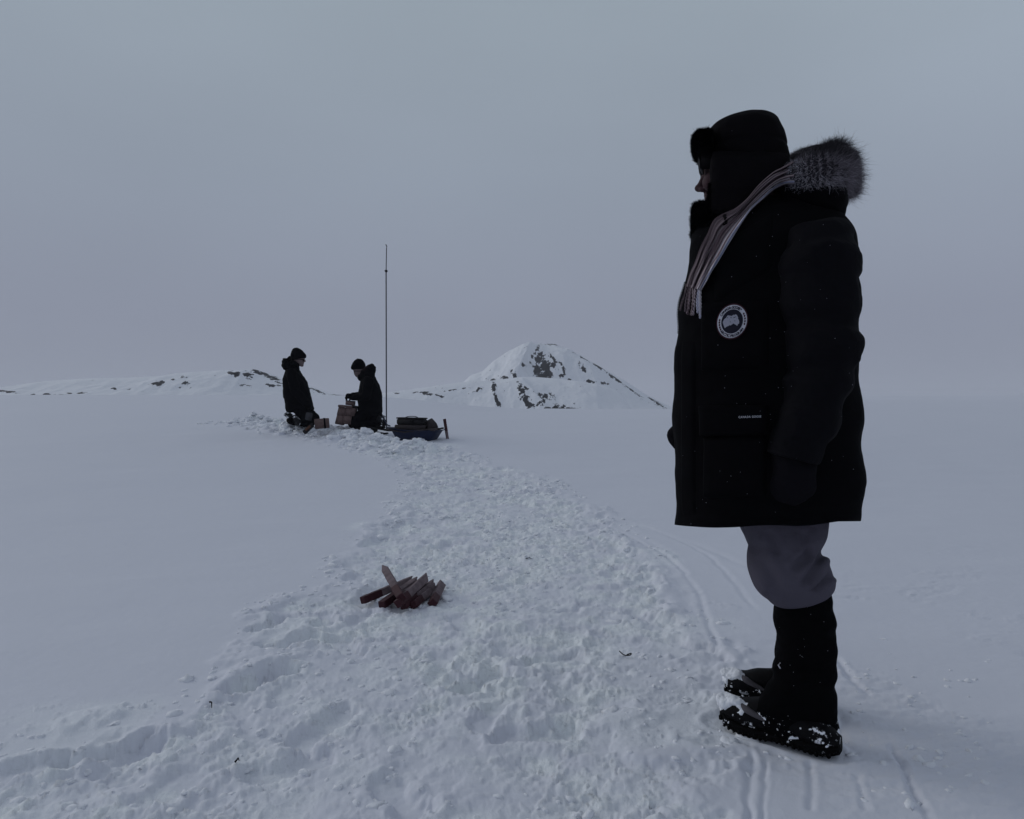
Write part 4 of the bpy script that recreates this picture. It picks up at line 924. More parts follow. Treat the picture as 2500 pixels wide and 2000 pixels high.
tr2 = [(1790, 1150, 2000, 1150, 2.24, .13), (1800, 1230, 2000, 1230, 2.28, .11), (1809, 1284, 1998, 1280, 2.30, .105), (1826, 1325, 1985, 1322, 2.31, .105), (1838, 1372, 1980, 1370, 2.31, .105), (1850, 1410, 1985, 1405, 2.31, .105), (1870, 1436, 1980, 1430, 2.31, .095), (1885, 1440, 1965, 1436, 2.31, .07)]
V2, F2 = loft(tr2, 70, 70, 2.2, True, tr_disp)
V3, F3 = loft([(1700, 1080, 2050, 1080, YC, .20), (1760, 1130, 2040, 1130, YC, .20), (1800, 1170, 2030, 1170, YC, .18), (1840, 1200, 2000, 1200, YC, .12)], 60, 30, 2.2, True)
ac = Acc(); ac.add(V1, F1); ac.add(V2, F2); ac.add(V3, F3); tro = fix(ac.mk('trousers', M['trouser'], man))
# --- boots with gaiters
def boot(near):
    H, T = (HEEL_N, TOE_N) if near else (HEEL_F, TOE_F)
    ax = (T-H); L_ = np.linalg.norm(ax); ax = ax/L_; pr = np.array([-ax[1], ax[0]])
    if pr[1] > 0: pr = -pr           # towards the camera
    zg = base1(*(H*.5+T*.5))-.004
    L_ += .035
    # profile tables along the foot (0 heel .. 1 toe): half width, sole underside, sole top, upper top
    ts = [0, .04, .12, .28, .45, .62, .78, .90, .97, 1.0]; hw = [.018, .032, .043, .042, .040, .047, .052, .047, .032, .012]
    un = [.012, .004, .000, .002, .006, .002, .002, .010, .022, .032]; stp = [.040, .040, .038, .034, .034, .032, .034, .042, .052, .056]; up = [.055, .070, .085, .100, .125, .116, .098, .090, .078, .060]
    m = 60; n = 40; tq = np.linspace(0, 1, m)
    I = lambda a: np.convolve(np.pad(np.interp(tq, ts, a), 2, 'edge'), np.ones(5)/5, 'valid')
    hw, un, stp, up = I(hw), I(un), I(stp), I(up)
    def shell(z0, z1, wsc, e1):
        V = np.zeros((m, n, 3)); a = np.linspace(0, 2*np.pi, n, endpoint=False); ca = np.sign(np.cos(a))*np.abs(np.cos(a))**(2/e1); sa = np.sign(np.sin(a))*np.abs(np.sin(a))**(2/e1)
        for i in range(m):
            c = H-ax*.035+ax*L_*tq[i]; zc = (z0[i]+z1[i])/2; zr = (z1[i]-z0[i])/2; V[i, :, 0] = c[0]+pr[0]*hw[i]*wsc*ca; V[i, :, 1] = c[1]+pr[1]*hw[i]*wsc*ca; V[i, :, 2] = zg+zc+zr*sa
        ii = np.arange(m*n).reshape(m, n); jj = np.roll(ii, -1, 1); Fc = np.stack([ii[:-1], ii[1:], jj[1:], jj[:-1]], -1).reshape(-1, 4).tolist()
        Vf = np.vstack([V.reshape(-1, 3), V[0].mean(0), V[-1].mean(0)]); Fc += [(ii[0, i], jj[0, i], m*n) for i in range(n)]+[(jj[-1, i], ii[-1, i], m*n+1) for i in range(n)]
        return Vf, Fc
    Vu, Fu = shell(stp-.012, up, 1.0, 2.2); Vu = Vu+(fbm3(Vu*30, 2, 71)*.004)[:, None]
    nrm_t = np.clip(((Vu[:, :2]-H)@ax)/L_, 0, 1); side = (Vu[:, :2]-(H+np.outer((Vu[:, :2]-H)@ax, ax)))@pr; hh = Vu[:, 2]-zg
    snow = .85*ss(.82, .95, nrm_t+.9*(hh-.05))+.50*np.exp(-((nrm_t-.62)/.12)**2)*(1-ss(.045, .075, hh))+.52*np.exp(-((nrm_t-.05)/.10)**2)*(1-ss(.075, .105, hh))
    grey = ss(.52, .56, nrm_t)*(1-ss(.60, .66, nrm_t))*0+np.exp(-((hh-(.135-.14*nrm_t)-.018)/.007)**2)*ss(.25, .35, nrm_t)*(1-ss(.72, .78, nrm_t))
    bt = fix(mk('boot', Vu, Fu, M['boot_up'], man, attrs={'snow': snow, 'trim': grey}))
    Vo, Fo = shell(un, stp, 1.10, 4.0); ac = Acc(); ac.add(Vo, Fo)
    rg4 = np.random.default_rng(31)
    for i in range(22):            # lugs round the edge of the sole
        t_ = (i+.5)/22; j = int(t_*(m-1)); c = H-ax*.035+ax*L_*t_
        for s_ in (-1, 1): 
            p = c+pr*s_*hw[j]*rg4.uniform(1.0, 1.05); ac.add(*box((p[0], p[1], zg+un[j]+.011), (rg4.uniform(.007, .012), .011, rg4.uniform(.012, .022)), math.atan2(ax[1], ax[0]), bev=.002))
    Va = ac.v(); sn2 = .30+.30*fbm3(Va*22, 2, 73)
    fix(ac.mk('sole', M['sole_s'], bt, attrs={'snow': sn2}))
    # snow caked on the toe cap
    tip = H+ax*(L_-.035)*.86
    tip2 = H+ax*(L_-.035)*.70
    yw = math.atan2(-ax[1], -ax[0]); Zc = lambda t_, lat, h_: (H-ax*.035+ax*L_*t_+pr*lat).tolist()+[zg+h_]
    cs_ = union('caked_snow', [ellipsoid(Zc(.90, 0, .078), (.052, .042, .016), .12, 30, 16, yaw=yw), ellipsoid(Zc(.97, 0, .062), (.022, .030, .020), 0, 24, 14, yaw=yw), ellipsoid(Zc(.80, .020, .086), (.045, .026, .012), .2, 30, 16, yaw=yw), ellipsoid(Zc(.78, .040, .066), (.034, .010, .014), -.35, 24, 14, yaw=yw)],
        M['snow_lump'], bt, .003, 2, lambda V: fbm3(V*40, 3, 77 if near else 78)*.013+fbm3(V*150, 2, 79)*.003)
    tb = bvh([bt]); pl = []; prev_ = None      # pale trim line between toe rubber and gaiter
    for q in np.linspace(0, 1, 20):
        t_ = .80-.42*q; hh_ = .092-.045*q; o_ = np.array(Zc(t_, .25, hh_)); hq = tb.ray_cast(Vector(o_), Vector((-pr[0], -pr[1], 0)))
        if hq[0] is not None: pl.append(np.array(hq[0])+np.array([pr[0], pr[1], .3])*.001)
    if len(pl) > 4: mk('boot_trim', *tube(np.array(pl), np.interp(np.linspace(0, 1, len(pl)), [0, .15, .6, 1], [.004, .011, .006, .002]), 8), M['grey_trim'], bt)
    rg3 = np.random.default_rng(3 if near else 4); ac = Acc()
    for i in range(16):
        t_ = rg3.uniform(.0, .95); j = int(t_*(m-1)); c = H-ax*.035+ax*L_*t_; h_ = rg3.uniform(.02, .085 if t_ < .9 else .07); p = c+pr*hw[j]*(1.02 if h_ < .05 else .97); r_s = rg3.uniform(.0012, .0040)
        vs, fs = ellipsoid((p[0], p[1], zg+h_), (r_s*1.5, r_s*.7, r_s), 0, 8, 5); vs += (fbm3(vs*160, 1, i)*.004)[:, None]; ac.add(vs, fs)
    o = ac.mk('clinging_snow', M['snow_lump'], bt); o['kind'] = 'stuff'
    return bt
M['boot_up'] = mat('boot_upper', (.0040, .0038, .0046), .7, .10, bump=(50, .3, .005))
attr_mix(M['boot_up'], 'snow', SNOW, .50, .62, 60, .8)
M['sole_s'] = mat('boot_sole', (.0026, .0026, .003), .85, .08); attr_mix(M['sole_s'], 'snow', SNOW, .50, .56, 55, .7)
M['gaiter_s'] = mat('gaiter_cloth', (.0022, .0022, .0028), .9, .03, bump=(12, .4, .02)); attr_mix(M['gaiter_s'], 'snow', SNOW, .50, .55, 75, .9)
b1 = boot(True); b2 = boot(False)
ga1 = [(1905, 1430, 2010, 1432, 2.09, .06), (1890, 1448, 2026, 1444, 2.09, .075), (1887, 1474, 2035, 1470, 2.09, .082), (1889, 1500, 2039, 1495, 2.09, .083), (1893, 1538, 2043, 1536, 2.09, .082), (1896, 1572, 2044, 1570, 2.09, .080), (1890, 1600, 2045, 1606, 2.09, .078), (1888, 1632, 2043, 1640, 2.09, .076), (1880, 1665, 2040, 1668, 2.09, .076), (1864, 1690, 2043, 1705, 2.095, .072), (1846, 1712, 2046, 1742, 2.10, .068), (1834, 1730, 2049, 1775, 2.10, .064), (1850, 1762, 2049, 1796, 2.095, .060), (1880, 1786, 2046, 1806, 2.09, .055), (1915, 1796, 2036, 1808, 2.08, .03)]
def ga_disp(V, t, a): return fbm3(V*np.array([8, 8, 14]), 3, 83)*.012+.003*np.sin(V[..., 2]*70+5*fbm3(V*6, 2, 85))
V_, F_ = loft(ga1, 80, 130, 2.3, True, ga_disp)
hz = V_[:, 2]; sn = .50*(1-ss(.05, .16, hz))*ss(.80, .95, V_[:, 0])*1.0+.45*(1-ss(.06, .16, hz))
sxx = 1250+F*V_[:, 0]/V_[:, 1]; syy = 1000-F*(V_[:, 2]-CZ)/V_[:, 1]
sn = np.maximum(.28*(1-ss(.06, .16, hz)), 0)
for cx, cy, rx, ry, s_ in ((2022, 1808, 26, 16, .75), (2047, 1795, 8, 22, .75), (1935, 1806, 18, 12, .75), (1985, 1796, 8, 6, .7), (1850, 1742, 10, 8, .6), (1930, 1790, 60, 24, .33), (1860, 1755, 20, 16, .45)):
    sn = np.maximum(sn, s_*np.exp(-((sxx-cx)/rx)**2-((syy-cy)/ry)**2))
gt = fix(mk('gaiter', V_, F_, M['gaiter_s'], man, attrs={'snow': sn}))
V_, F_ = tube([P(1905, 1618, 2.00), P(1900, 1624, 2.00), P(1905, 1632, 2.00)], .0018, 6); mk('buckle', V_, F_, M['white_thread'], gt)
ga2 = [(1905, 1410, 1990, 1412, 2.32, .06), (1892, 1440, 2000, 1444, 2.32, .078), (1893, 1500, 2005, 1500, 2.32, .08), (1893, 1560, 2005, 1560, 2.32, .078), (1889, 1610, 2003, 1610, 2.32, .075), (1882, 1642, 2003, 1645, 2.325, .073), (1852, 1656, 2003, 1672, 2.335, .066), (1832, 1666, 2003, 1700, 2.345, .060), (1836, 1700, 2000, 1722, 2.33, .055), (1870, 1715, 1985, 1725, 2.32, .03)]
V_, F_ = loft(ga2, 70, 90, 2.3, True, ga_disp)
fix(mk('gaiter', V_, F_, M['gaiter_s'], man, attrs={'snow': .30*(1-ss(.05, .13, V_[:, 2]))}))
# --- mittens
mt1 = [(1884, 1080, 1992, 1100, 1.88, .05), (1881, 1112, 1994, 1128, 1.88, .058), (1879, 1140, 1994, 1152, 1.88, .058), (1873, 1166, 1995, 1170, 1.88, .055), (1870, 1188, 1992, 1190, 1.88, .052), (1876, 1208, 1984, 1207, 1.88, .046), (1892, 1224, 1970, 1222, 1.88, .036), (1915, 1234, 1946, 1234, 1.88, .014)]
Vm, Fm = loft(mt1, 48, 50, 2.3, True, lambda V, t, a: fbm3(V*22, 3, 93)*.010)
fix(mk('mitten', Vm, Fm, M['mitten'], man))
th_ = fix(mk('thumb', *capsule(P(1975, 1140, 1.92), P(1984, 1192, 1.93), .020, .016), M['mitten'], bpy.data.objects['mitten']))
V_, F_ = loft([(1660, 1036, 1668, 1104, 2.42, .05), (1645, 1038, 1650, 1098, 2.42, .048), (1637, 1044, 1642, 1090, 2.42, .042), (1630, 1053, 1633, 1078, 2.42, .028), (1628, 1062, 1629, 1068, 2.42, .006)], 40, 34, 2.2, True)
fix(mk('mitten', V_, F_, M['mitten'], man))
# stray snowflakes on the cloth
ftree = bvh([coat, sleeve, hat, gt]+[o for o in coat.children if o.name.startswith(('pocket', 'chest', 'lapel', 'storm'))]); ac = Acc()
rg2 = np.random.default_rng(19)
for i in range(150):
    px, row = rg2.uniform(1660, 2105), rg2.uniform(300, 1700); h = hit(ftree, px, row)
    if h is None: continue
    r_ = rg2.uniform(.0004, .0011); ac.add(*ellipsoid(h[0]+np.array([0, -.001, 0]), (r_, r_, r_), 0, 6, 4))
o = ac.mk('snowflakes', mat('snowflake', (.25, .26, .3), .8, .2), coat); o['kind'] = 'stuff'

# ================================================================== kneeling people
def disp_far(V): return fbm3(V*9, 3, 111)*.03
def Q(px, row, Y): return P(px, row, Y)
Y1 = 12.0; YAW = 0.0
zk = ground(Q(735, 1040, Y1)[0], Y1)
p1 = thing('person', 'person kneeling upright in dark parka and beanie, facing right, with a grey knee patch', 'person', (Q(735, 1040, Y1)[0], Y1, zk), None)
bd1 = [ellipsoid(Q(728, 873, Y1), (.105, .085, .125)), ellipsoid(Q(734, 884, Y1), (.060, .06, .075)), ellipsoid(Q(737, 893, Y1), (.030, .035, .02)), capsule(Q(743, 877, Y1), Q(745, 882.5, Y1), .010, .014), ellipsoid(Q(739.5, 888.5, Y1), (.018, .03, .012)),
       capsule(Q(722, 890, Y1), Q(716, 912, Y1), .06, .07), capsule(Q(715, 925, Y1), Q(725, 990, Y1), .14, .14), capsule(Q(725, 990, Y1), Q(757, 1028, Y1-.1), .10, .07), capsule(Q(725, 990, Y1), Q(757, 1030, Y1+.14), .10, .07), capsule(Q(755, 1030, Y1-.1), Q(706, 1026, Y1-.1), .06, .05), capsule(Q(755, 1030, Y1+.14), Q(706, 1026, Y1+.14), .06, .05),
       capsule(Q(712, 918, Y1-.2), Q(722, 956, Y1-.24), .06, .05), capsule(Q(722, 956, Y1-.24), Q(744, 985, Y1-.22), .045, .035), capsule(Q(712, 918, Y1+.2), Q(725, 956, Y1+.24), .06, .05), capsule(Q(725, 956, Y1+.24), Q(748, 982, Y1+.2), .045, .035)]
union('body', bd1, M['skin_far'], p1, .010, 3)
ct = loft([(703, 893, 728, 897, Y1, .10), (696, 903, 731, 904, Y1, .17), (692, 918, 738, 914, Y1, .22), (690, 935, 748, 930, Y1, .24), (690, 950, 755, 948, Y1, .25), (691, 966, 757, 962, Y1, .25), (695, 978, 761, 978, Y1, .25), (696, 990, 764, 992, Y1, .25), (699, 1003, 766, 1001, Y1, .25), (706, 1006, 758, 1004, Y1, .18)], 60, 60, 2.3, True, lambda V, t, a: fbm3(V*8, 3, 113)*.03)
cj = fix(mk('coat', *ct, M['dark'], p1))
for s_ in (-1, 1):
    union('sleeve', [capsule(Q(711, 912, Y1+s_*.20), Q(721, 955, Y1+s_*.27), .095, .080), capsule(Q(721, 955, Y1+s_*.27), Q(746, 984, Y1+s_*.24), .075, .060)], M['dark'], cj, .016, 4, disp_far)
    union('glove', [capsule(Q(749, 987, Y1+s_*.23), Q(756, 992, Y1+s_*.20), .045, .035)], M['dark'], p1, .012, 3)
union('hood', [capsule(Q(696, 882, Y1-.10), Q(696, 882, Y1+.10), .050, .050), capsule(Q(700, 893, Y1-.13), Q(700, 893, Y1+.13), .075, .075), ellipsoid(Q(707, 874, Y1), (.045, .05, .03)), capsule(Q(716, 893, Y1-.07), Q(716, 893, Y1+.07), .095, .095), capsule(Q(724, 900, Y1-.06), Q(724, 900, Y1+.06), .05, .05)], M['dark'], cj, .013, 4, lambda V: fbm3(V*22, 3, 115)*.03)
hb = loft([(718, 849, 727, 849, Y1, .03), (714, 853, 735, 853, Y1, .08), (711, 860, 743, 860, Y1, .105), (709.5, 868, 746.5, 866, Y1, .112), (709.5, 875, 747.5, 871, Y1, .115), (711, 880, 746, 874, Y1, .11), (718, 881, 736, 876, Y1, .06)], 40, 40, 2.1, True, lambda V, t, a: fbm3(V*14, 2, 117)*.012)
fix(mk('beanie', *hb, M['dark'], p1))
ac = Acc(); c_ = Q(742.5, 880, Y1)
for s_ in (-1, 1): ac.add(*box((c_[0], Y1+s_*.034, c_[2]), (.006, .05, .035), bev=.002)); ac.add(*box((c_[0]-.06, Y1+s_*.078, c_[2]+.01), (.12, .006, .010)))
ac.add(*box((c_[0], Y1, c_[2]+.006), (.006, .03, .006))); ac.mk('glasses', M['frame'], p1)
tz = union('trousers', [capsule(Q(722, 985, Y1-.10), Q(757, 1026, Y1-.13), .135, .10), capsule(Q(722, 985, Y1+.10), Q(768, 1022, Y1+.16), .135, .09), capsule(Q(755, 1030, Y1-.13), Q(712, 1026, Y1-.12), .095, .085), capsule(Q(762, 1028, Y1+.16), Q(712, 1026, Y1+.14), .095, .085)], M['dark'], p1, .016, 5, disp_far)
V_, F_ = box(Q(754, 1017, Y1-.24), (.115, .03, .135), 0, 0, .15, .012); mk('knee_patch', V_, F_, M['patch'], tz)
sb = mat('snowy_boot', (.007, .007, .009), .7, .2); attr_mix(sb, 'snow', SNOW, .48, .56, 16, .42)
def kneel_boot(pp, a, b, nm='boot'):
    V1_, F1_ = capsule(a, b, .060, .050, 20, 8); V1_ = V1_+(fbm3(V1_*14, 3, 121)*.03)[:, None]
    return fix(mk(nm, V1_, F1_, sb, pp, attrs={'snow': .46+.2*fbm3(V1_*9, 2, 123)}))
kneel_boot(p1, Q(713, 1024, Y1-.12), Q(703, 1012, Y1-.12)); kneel_boot(p1, Q(728, 1031, Y1-.22), Q(722, 1020, Y1-.22)); 

Y2 = 11.9
p2 = thing('person', 'person in dark parka and beanie kneeling, bent over a stack of brown blocks', 'person', (Q(890, 1044, Y2)[0], Y2, ground(Q(890, 1044, Y2)[0], Y2)), None)
bd2 = [ellipsoid(Q(876, 899, Y2), (.105, .085, .12), -.35), ellipsoid(Q(872, 909, Y2), (.058, .06, .07), -.35), ellipsoid(Q(872, 918, Y2), (.030, .035, .025)), capsule(Q(865.5, 908, Y2), Q(866, 913.5, Y2), .010, .014), ellipsoid(Q(868.5, 917, Y2), (.016, .03, .012)),
       capsule(Q(884, 912, Y2), Q(894, 930, Y2), .06, .07), capsule(Q(898, 940, Y2), Q(905, 1000, Y2), .14, .14), capsule(Q(905, 1005, Y2-.1), Q(866, 1030, Y2-.1), .09, .07), capsule(Q(905, 1005, Y2+.12), Q(866, 1030, Y2+.12), .09, .07), capsule(Q(866, 1034, Y2-.1), Q(925, 1034, Y2-.1), .06, .05), capsule(Q(866, 1034, Y2+.12), Q(925, 1034, Y2+.12), .06, .05),
       capsule(Q(898, 935, Y2-.2), Q(893, 970, Y2-.24), .06, .05), capsule(Q(893, 970, Y2-.24), Q(856, 969, Y2-.12), .045, .03), capsule(Q(898, 935, Y2+.2), Q(893, 970, Y2+.24), .06, .05), capsule(Q(893, 970, Y2+.24), Q(856, 969, Y2+.05), .045, .03)]
union('body', bd2, M['skin_far'], p2, .010, 3)
ct = loft([(884, 908, 908, 906, Y2, .10), (881, 922, 914, 916, Y2, .17), (880, 932, 921, 930, Y2, .21), (877, 948, 928, 944, Y2, .24), (875, 962, 932, 962, Y2, .25), (874, 978, 934, 982, Y2, .25), (876, 988, 934, 996, Y2, .25), (874, 1000, 933, 1008, Y2, .25), (880, 1012, 928, 1016, Y2, .20)], 60, 60, 2.3, True, lambda V, t, a: fbm3(V*8, 3, 133)*.03)
cj2 = fix(mk('coat', *ct, M['dark'], p2))
for s_, hy in ((-1, -.12), (1, .05)):
    union('sleeve', [capsule(Q(899, 932, Y2+s_*.20), Q(894, 968, Y2+s_*.26), .095, .080), capsule(Q(894, 968, Y2+s_*.26), Q(862, 969+(2 if s_ < 0 else -3), Y2+hy), .075, .058)], M['dark'], cj2, .016, 4, disp_far)
# gloved hands: palm, four curled fingers and a thumb, closed on the top block
for s_, hy in ((-1, -.12), (1, .05)):
    hp = [capsule(Q(860, 968, Y2+hy), Q(850, 967, Y2+hy), .050, .046)]
    for k in range(4): hp.append(capsule(Q(849, 965+k*1.2, Y2+hy+(-.036+.024*k)), Q(844+(k == 3)*1, 971+k*.5, Y2+hy+(-.036+.024*k)), .018, .016)); hp.append(capsule(Q(844+(k == 3)*1, 971+k*.5, Y2+hy+(-.036+.024*k)), Q(847, 978, Y2+hy+(-.03+.02*k)), .016, .013))
    hp.append(capsule(Q(857, 971, Y2+hy-s_*.03), Q(853, 979, Y2+hy-s_*.04), .018, .014))
    union('glove', hp, M['dark'], p2, .008, 2)
hd2 = union('hood', [capsule(Q(905, 902, Y2-.09), Q(905, 902, Y2+.09), .085, .085), capsule(Q(890, 914, Y2-.10), Q(890, 914, Y2+.10), .070, .070), capsule(Q(880, 922, Y2-.05), Q(880, 922, Y2+.05), .050, .050), capsule(Q(900, 916, Y2-.12), Q(900, 916, Y2+.12), .10, .10)], M['dark'], cj2, .013, 4, lambda V: fbm3(V*22, 3, 135)*.03)
V_, F_ = tube(smooth_line([Q(884, 908, Y2-.11), Q(894, 899, Y2-.12), Q(905, 893, Y2-.08), Q(908, 892, Y2), Q(905, 893, Y2+.08), Q(894, 899, Y2+.12)], 26), .030, 12); V_ = V_+(fbm3(V_*30, 2, 137)*.02)[:, None]
mk('fur_trim', V_, F_, M['hood_far'], cj2)
hb = loft([(872, 876, 880, 876, Y2, .03), (866, 880, 886, 879, Y2, .08), (861, 886, 890, 886, Y2, .105), (858, 893, 892, 893, Y2, .112), (857, 900, 893, 897, Y2, .115), (860, 903, 889, 902, Y2, .11), (868, 903, 882, 903, Y2, .06)], 40, 40, 2.1, True, lambda V, t, a: fbm3(V*14, 2, 139)*.012)
fix(mk('beanie', *hb, M['dark'], p2))
ac = Acc(); c_ = Q(866, 908.5, Y2)
for s_ in (-1, 1): ac.add(*box((c_[0], Y2+s_*.034, c_[2]), (.006, .05, .032), bev=.002)); ac.add(*box((c_[0]+.06, Y2+s_*.078, c_[2]+.012), (.12, .006, .010)))
ac.mk('glasses', M['frame'], p2)
union('trousers', [capsule(Q(905, 1003, Y2-.10), Q(868, 1026, Y2-.13), .14, .10), capsule(Q(905, 1003, Y2+.10), Q(868, 1026, Y2+.14), .14, .10), capsule(Q(862, 1034, Y2-.13), Q(918, 1034, Y2-.12), .085, .085), capsule(Q(862, 1034, Y2+.14), Q(918, 1034, Y2+.13), .085, .085), ellipsoid(Q(912, 1018, Y2), (.17, .22, .14))], M['dark'], p2, .016, 5, disp_far)
kneel_boot(p2, Q(926, 1024, Y2-.13), Q(937, 1034, Y2-.13)); kneel_boot(p2, Q(925, 1030, Y2+.12), Q(934, 1022, Y2+.12))

# ================================================================== things at the camp
def place_box(name, label, cat, px0, px1, r0, r1, Y, dep, mt, group=None, ry=0, rz=0, strap=None, lid=False, own=True):
    c = Q((px0+px1)/2, (r0+r1)/2, Y); sx_ = (px1-px0)/F*Y; sz_ = (r1-r0)/F*Y
    root = thing(name, label, cat, (c[0], c[1], c[2]-sz_/2), group)
    V_, F_ = box((0, 0, 0), (sx_, dep, sz_), bev=.006); V_ = V_+(fbm3(V_*20+c, 2, int(px0))*.008)[:, None]; V_ = V_+c
    Rm = Matrix.Rotation(rz, 3, 'Z')@Matrix.Rotation(ry, 3, 'Y'); rot = lambda V: (V-c)@np.array(Rm).T+c
    mk('board_side', rot(V_), F_, mt, root)
    if lid:
        V_, F_ = box((c[0], c[1], c[2]+sz_/2+.004), (sx_*1.04, dep*1.04, .012), bev=.003); mk('lid', rot(V_), F_, M['case'], root)
    if strap:
        V_, F_ = box((c[0]+sx_*strap, c[1], c[2]), (.028, dep+.010, sz_+.010), bev=.003); mk('strap', rot(V_), F_, M['dark'], root)
    return root
gk = 'brown blocks stacked in front of the kneeling person'
YB = 11.75
place_box('wooden_block', 'brown block at the lower left of the stack before the bending person', 'block', 822, 841, 1014, 1037, YB, .16, M['card'], gk, ry=.22)
place_box('wooden_block', 'brown block at the lower right of the stack, against the knee of the bending person', 'block', 841, 860, 1015, 1036, YB, .16, M['card'], gk, ry=.10)
place_box('wooden_block', 'brown block at the upper left of the stack, under the flat board', 'block', 827, 846, 995, 1015, YB, .16, M['card'], gk, ry=.18)
place_box('wooden_block', 'brown block at the upper right of the stack, under the end of the flat board', 'block', 846, 869, 996, 1015, YB, .16, M['card'], gk, ry=.12)
place_box('flat_board', 'thin brown board lying across the top of the stack of blocks', 'board', 828, 862, 990, 995, YB-.02, .17, M['card'], None, ry=.09)
place_box('flat_board', 'short dark board at the right end of the stack top, beside the small lidded box', 'board', 860, 874, 991, 997, YB+.02, .15, M['case'], None, ry=.09)
place_box('small_box', 'small brown box with dark lid held on top of the stack by the gloved hands', 'box', 845, 866, 980, 990, YB, .11, M['card'], None, ry=.10, lid=True)
place_box('strapped_box', 'brown box with a black strap standing in the snow between the two kneeling people', 'box', 769, 803, 1022, 1046, 11.5, .20, M['card'], None, ry=-.08, rz=.3, strap=.18)
# dark tool with orange marks poking out of the snow
c = Q(753, 1047, 11.3); root = thing('hand_tool', 'dark tool with orange marks sticking out of the snow below the left kneeling person', 'tool', tuple(c-[0, 0, .05]))
V_, F_ = box(c, (.20, .05, .07), 0, 0, -.75, .01); mk('handle', V_, F_, M['case'], root)
V_, F_ = box(c+[0.0, -.027, .012], (.11, .012, .035), 0, 0, -.75, .004); mk('orange_band', V_, F_, M['orange'], root)
# skis lying on the snow
for (a, b, lab) in (((902, 1043), (962, 1053), 'dark ski lying behind the other, right of the bending person'), ((880, 1049), (946, 1061), 'dark ski lying nearest the camera, in front of the bending person')):
    Ya, Yb_ = 11.75, 11.35
    if a[0] == 880: Ya, Yb_ = 11.55, 11.15
    pa, pb = Q(*a, Ya), Q(*b, Yb_); root = thing('ski', lab, 'ski', tuple(pa*.5+pb*.5-[0, 0, .03]), 'dark skis lying by the sled')
    d = pb-pa; L_ = np.linalg.norm(d); ts = np.linspace(0, 1, 26); V = []
    for q in ts:
        c = pa+d*q; wv = .045*(1-.55*ss(.85, 1, q)); up = .02*ss(.82, 1, q)**2
        pr = np.array([-d[1], d[0], 0])/L_
        for s_, zz in ((-1, -.012), (1, -.012), (1, .012), (-1, .012)): V.append(c+pr*wv*s_+[0, 0, zz+up])
    Fc = [(i*4+j, i*4+(j+1) % 4, i*4+4+(j+1) % 4, i*4+4+j) for i in range(25) for j in range(4)]+[(3, 2, 1, 0), (100, 101, 102, 103)]
    fix(mk('board', V, Fc, M['case'], root, smooth=False)); V_, F_ = box(pa+d*.45+[0, 0, .03], (.20, .07, .04), math.atan2(d[1], d[0]), bev=.008); mk('binding', V_, F_, M['sole'], root)
# sled
YSl = 11.1
c0 = Q(1018, 1076, YSl); root = thing('sled', 'blue plastic cargo sled standing on the snow right of the tall pole', 'sled', tuple(c0))
def sledmesh():
    n = 48; V = []; rows_ = [(.26, .17, 0.0), (.30, .20, .012), (.355, .235, .10), (.40, .265, .165), (.425, .285, .175), (.425, .285, .165), (.385, .25, .160), (.33, .215, .09), (.28, .18, .02)]
    for hx, hy, z_ in rows_:
        for i in range(n):
            a = 2*math.pi*i/n; ca = np.sign(math.cos(a))*abs(math.cos(a))**(.5); sa = np.sign(math.sin(a))*abs(math.sin(a))**(.5); V.append([hx*ca-.035*z_/.17*(ca < 0), hy*sa, z_+.045*ss(.2, 1., -ca)*(z_ > .05)+.008*(z_ > .14)*math.sin(a*6)])
    V = np.array(V); k = len(rows_); Fc = [(i*n+j, i*n+(j+1) % n, (i+1)*n+(j+1) % n, (i+1)*n+j) for i in range(k-1) for j in range(n)]+[tuple(range(n))[::-1], tuple((k-1)*n+j for j in range(n))]
    return V, Fc
V_, F_ = sledmesh(); Rz = np.array(Matrix.Rotation(-.22, 3, 'Z')); V_ = V_@Rz.T+c0
tub = fix(mk('tub', V_, F_, M['blue'], root))
for s_ in (-1, 1): 
    V_, F_ = box(np.array([0, s_*.12, .004]), (.56, .035, .016), bev=.004); mk('runner', V_@Rz.T+c0, F_, M['blue'], tub)
V_, F_ = tube(smooth_line([Q(952, 1040, YSl+.1), Q(944, 1036, 11.5), Q(936, 1020, 11.8), Q(930, 1014, 11.9)], 18), .011, 6); mk('pull_rope', V_, F_, M['blue'], root)
# load on the sled, each its own thing
c = Q(1006, 1030, YSl+.02); r_ = thing('equipment_case', 'dark case with snow on its lid, topmost on the blue sled', 'case', tuple(c-[0, 0, .06]))
V_, F_ = box(c, (.43, .26, .105), -.18, 0, .02, .016); mk('case_body', V_, F_, M['case'], r_)
V_, F_ = box(c+[0, 0, .058], (.445, .275, .022), -.18, 0, .02, .008); lid_m = mat('snow_dusted_lid', (.02, .019, .021), .8, .2); attr_mix(lid_m, 'snow', SNOW, .50, .70, 18, .3)
mk('lid', V_, F_, lid_m, r_, attrs={'snow': np.full(len(V_), .40)})
V_, F_ = box(c+[.02, -.135, .01], (.07, .014, .035), -.18, bev=.003); mk('latch', V_, F_, M['sole'], r_)
V_, F_ = tube(smooth_line([c+[-.10, -.03, .069], c+[-.05, -.04, .086], c+[.05, -.05, .086], c+[.10, -.06, .069]], 12), .007, 6); mk('handle', V_, F_, M['sole'], r_)
c = Q(1005, 1044, YSl+.02); r_ = thing('grey_crate', 'flat grey-brown crate beneath the dark case on the blue sled', 'crate', tuple(c-[0, 0, .05]))
V_, F_ = box(c, (.46, .32, .085), -.18, 0, .02, .008); mk('crate_wall', V_, F_, M['case_grey'], r_)
V_, F_ = box(c+[.02, -.160, .0], (.13, .012, .035), -.18, bev=.003); mk('handle_slot', V_, F_, M['sole'], r_)
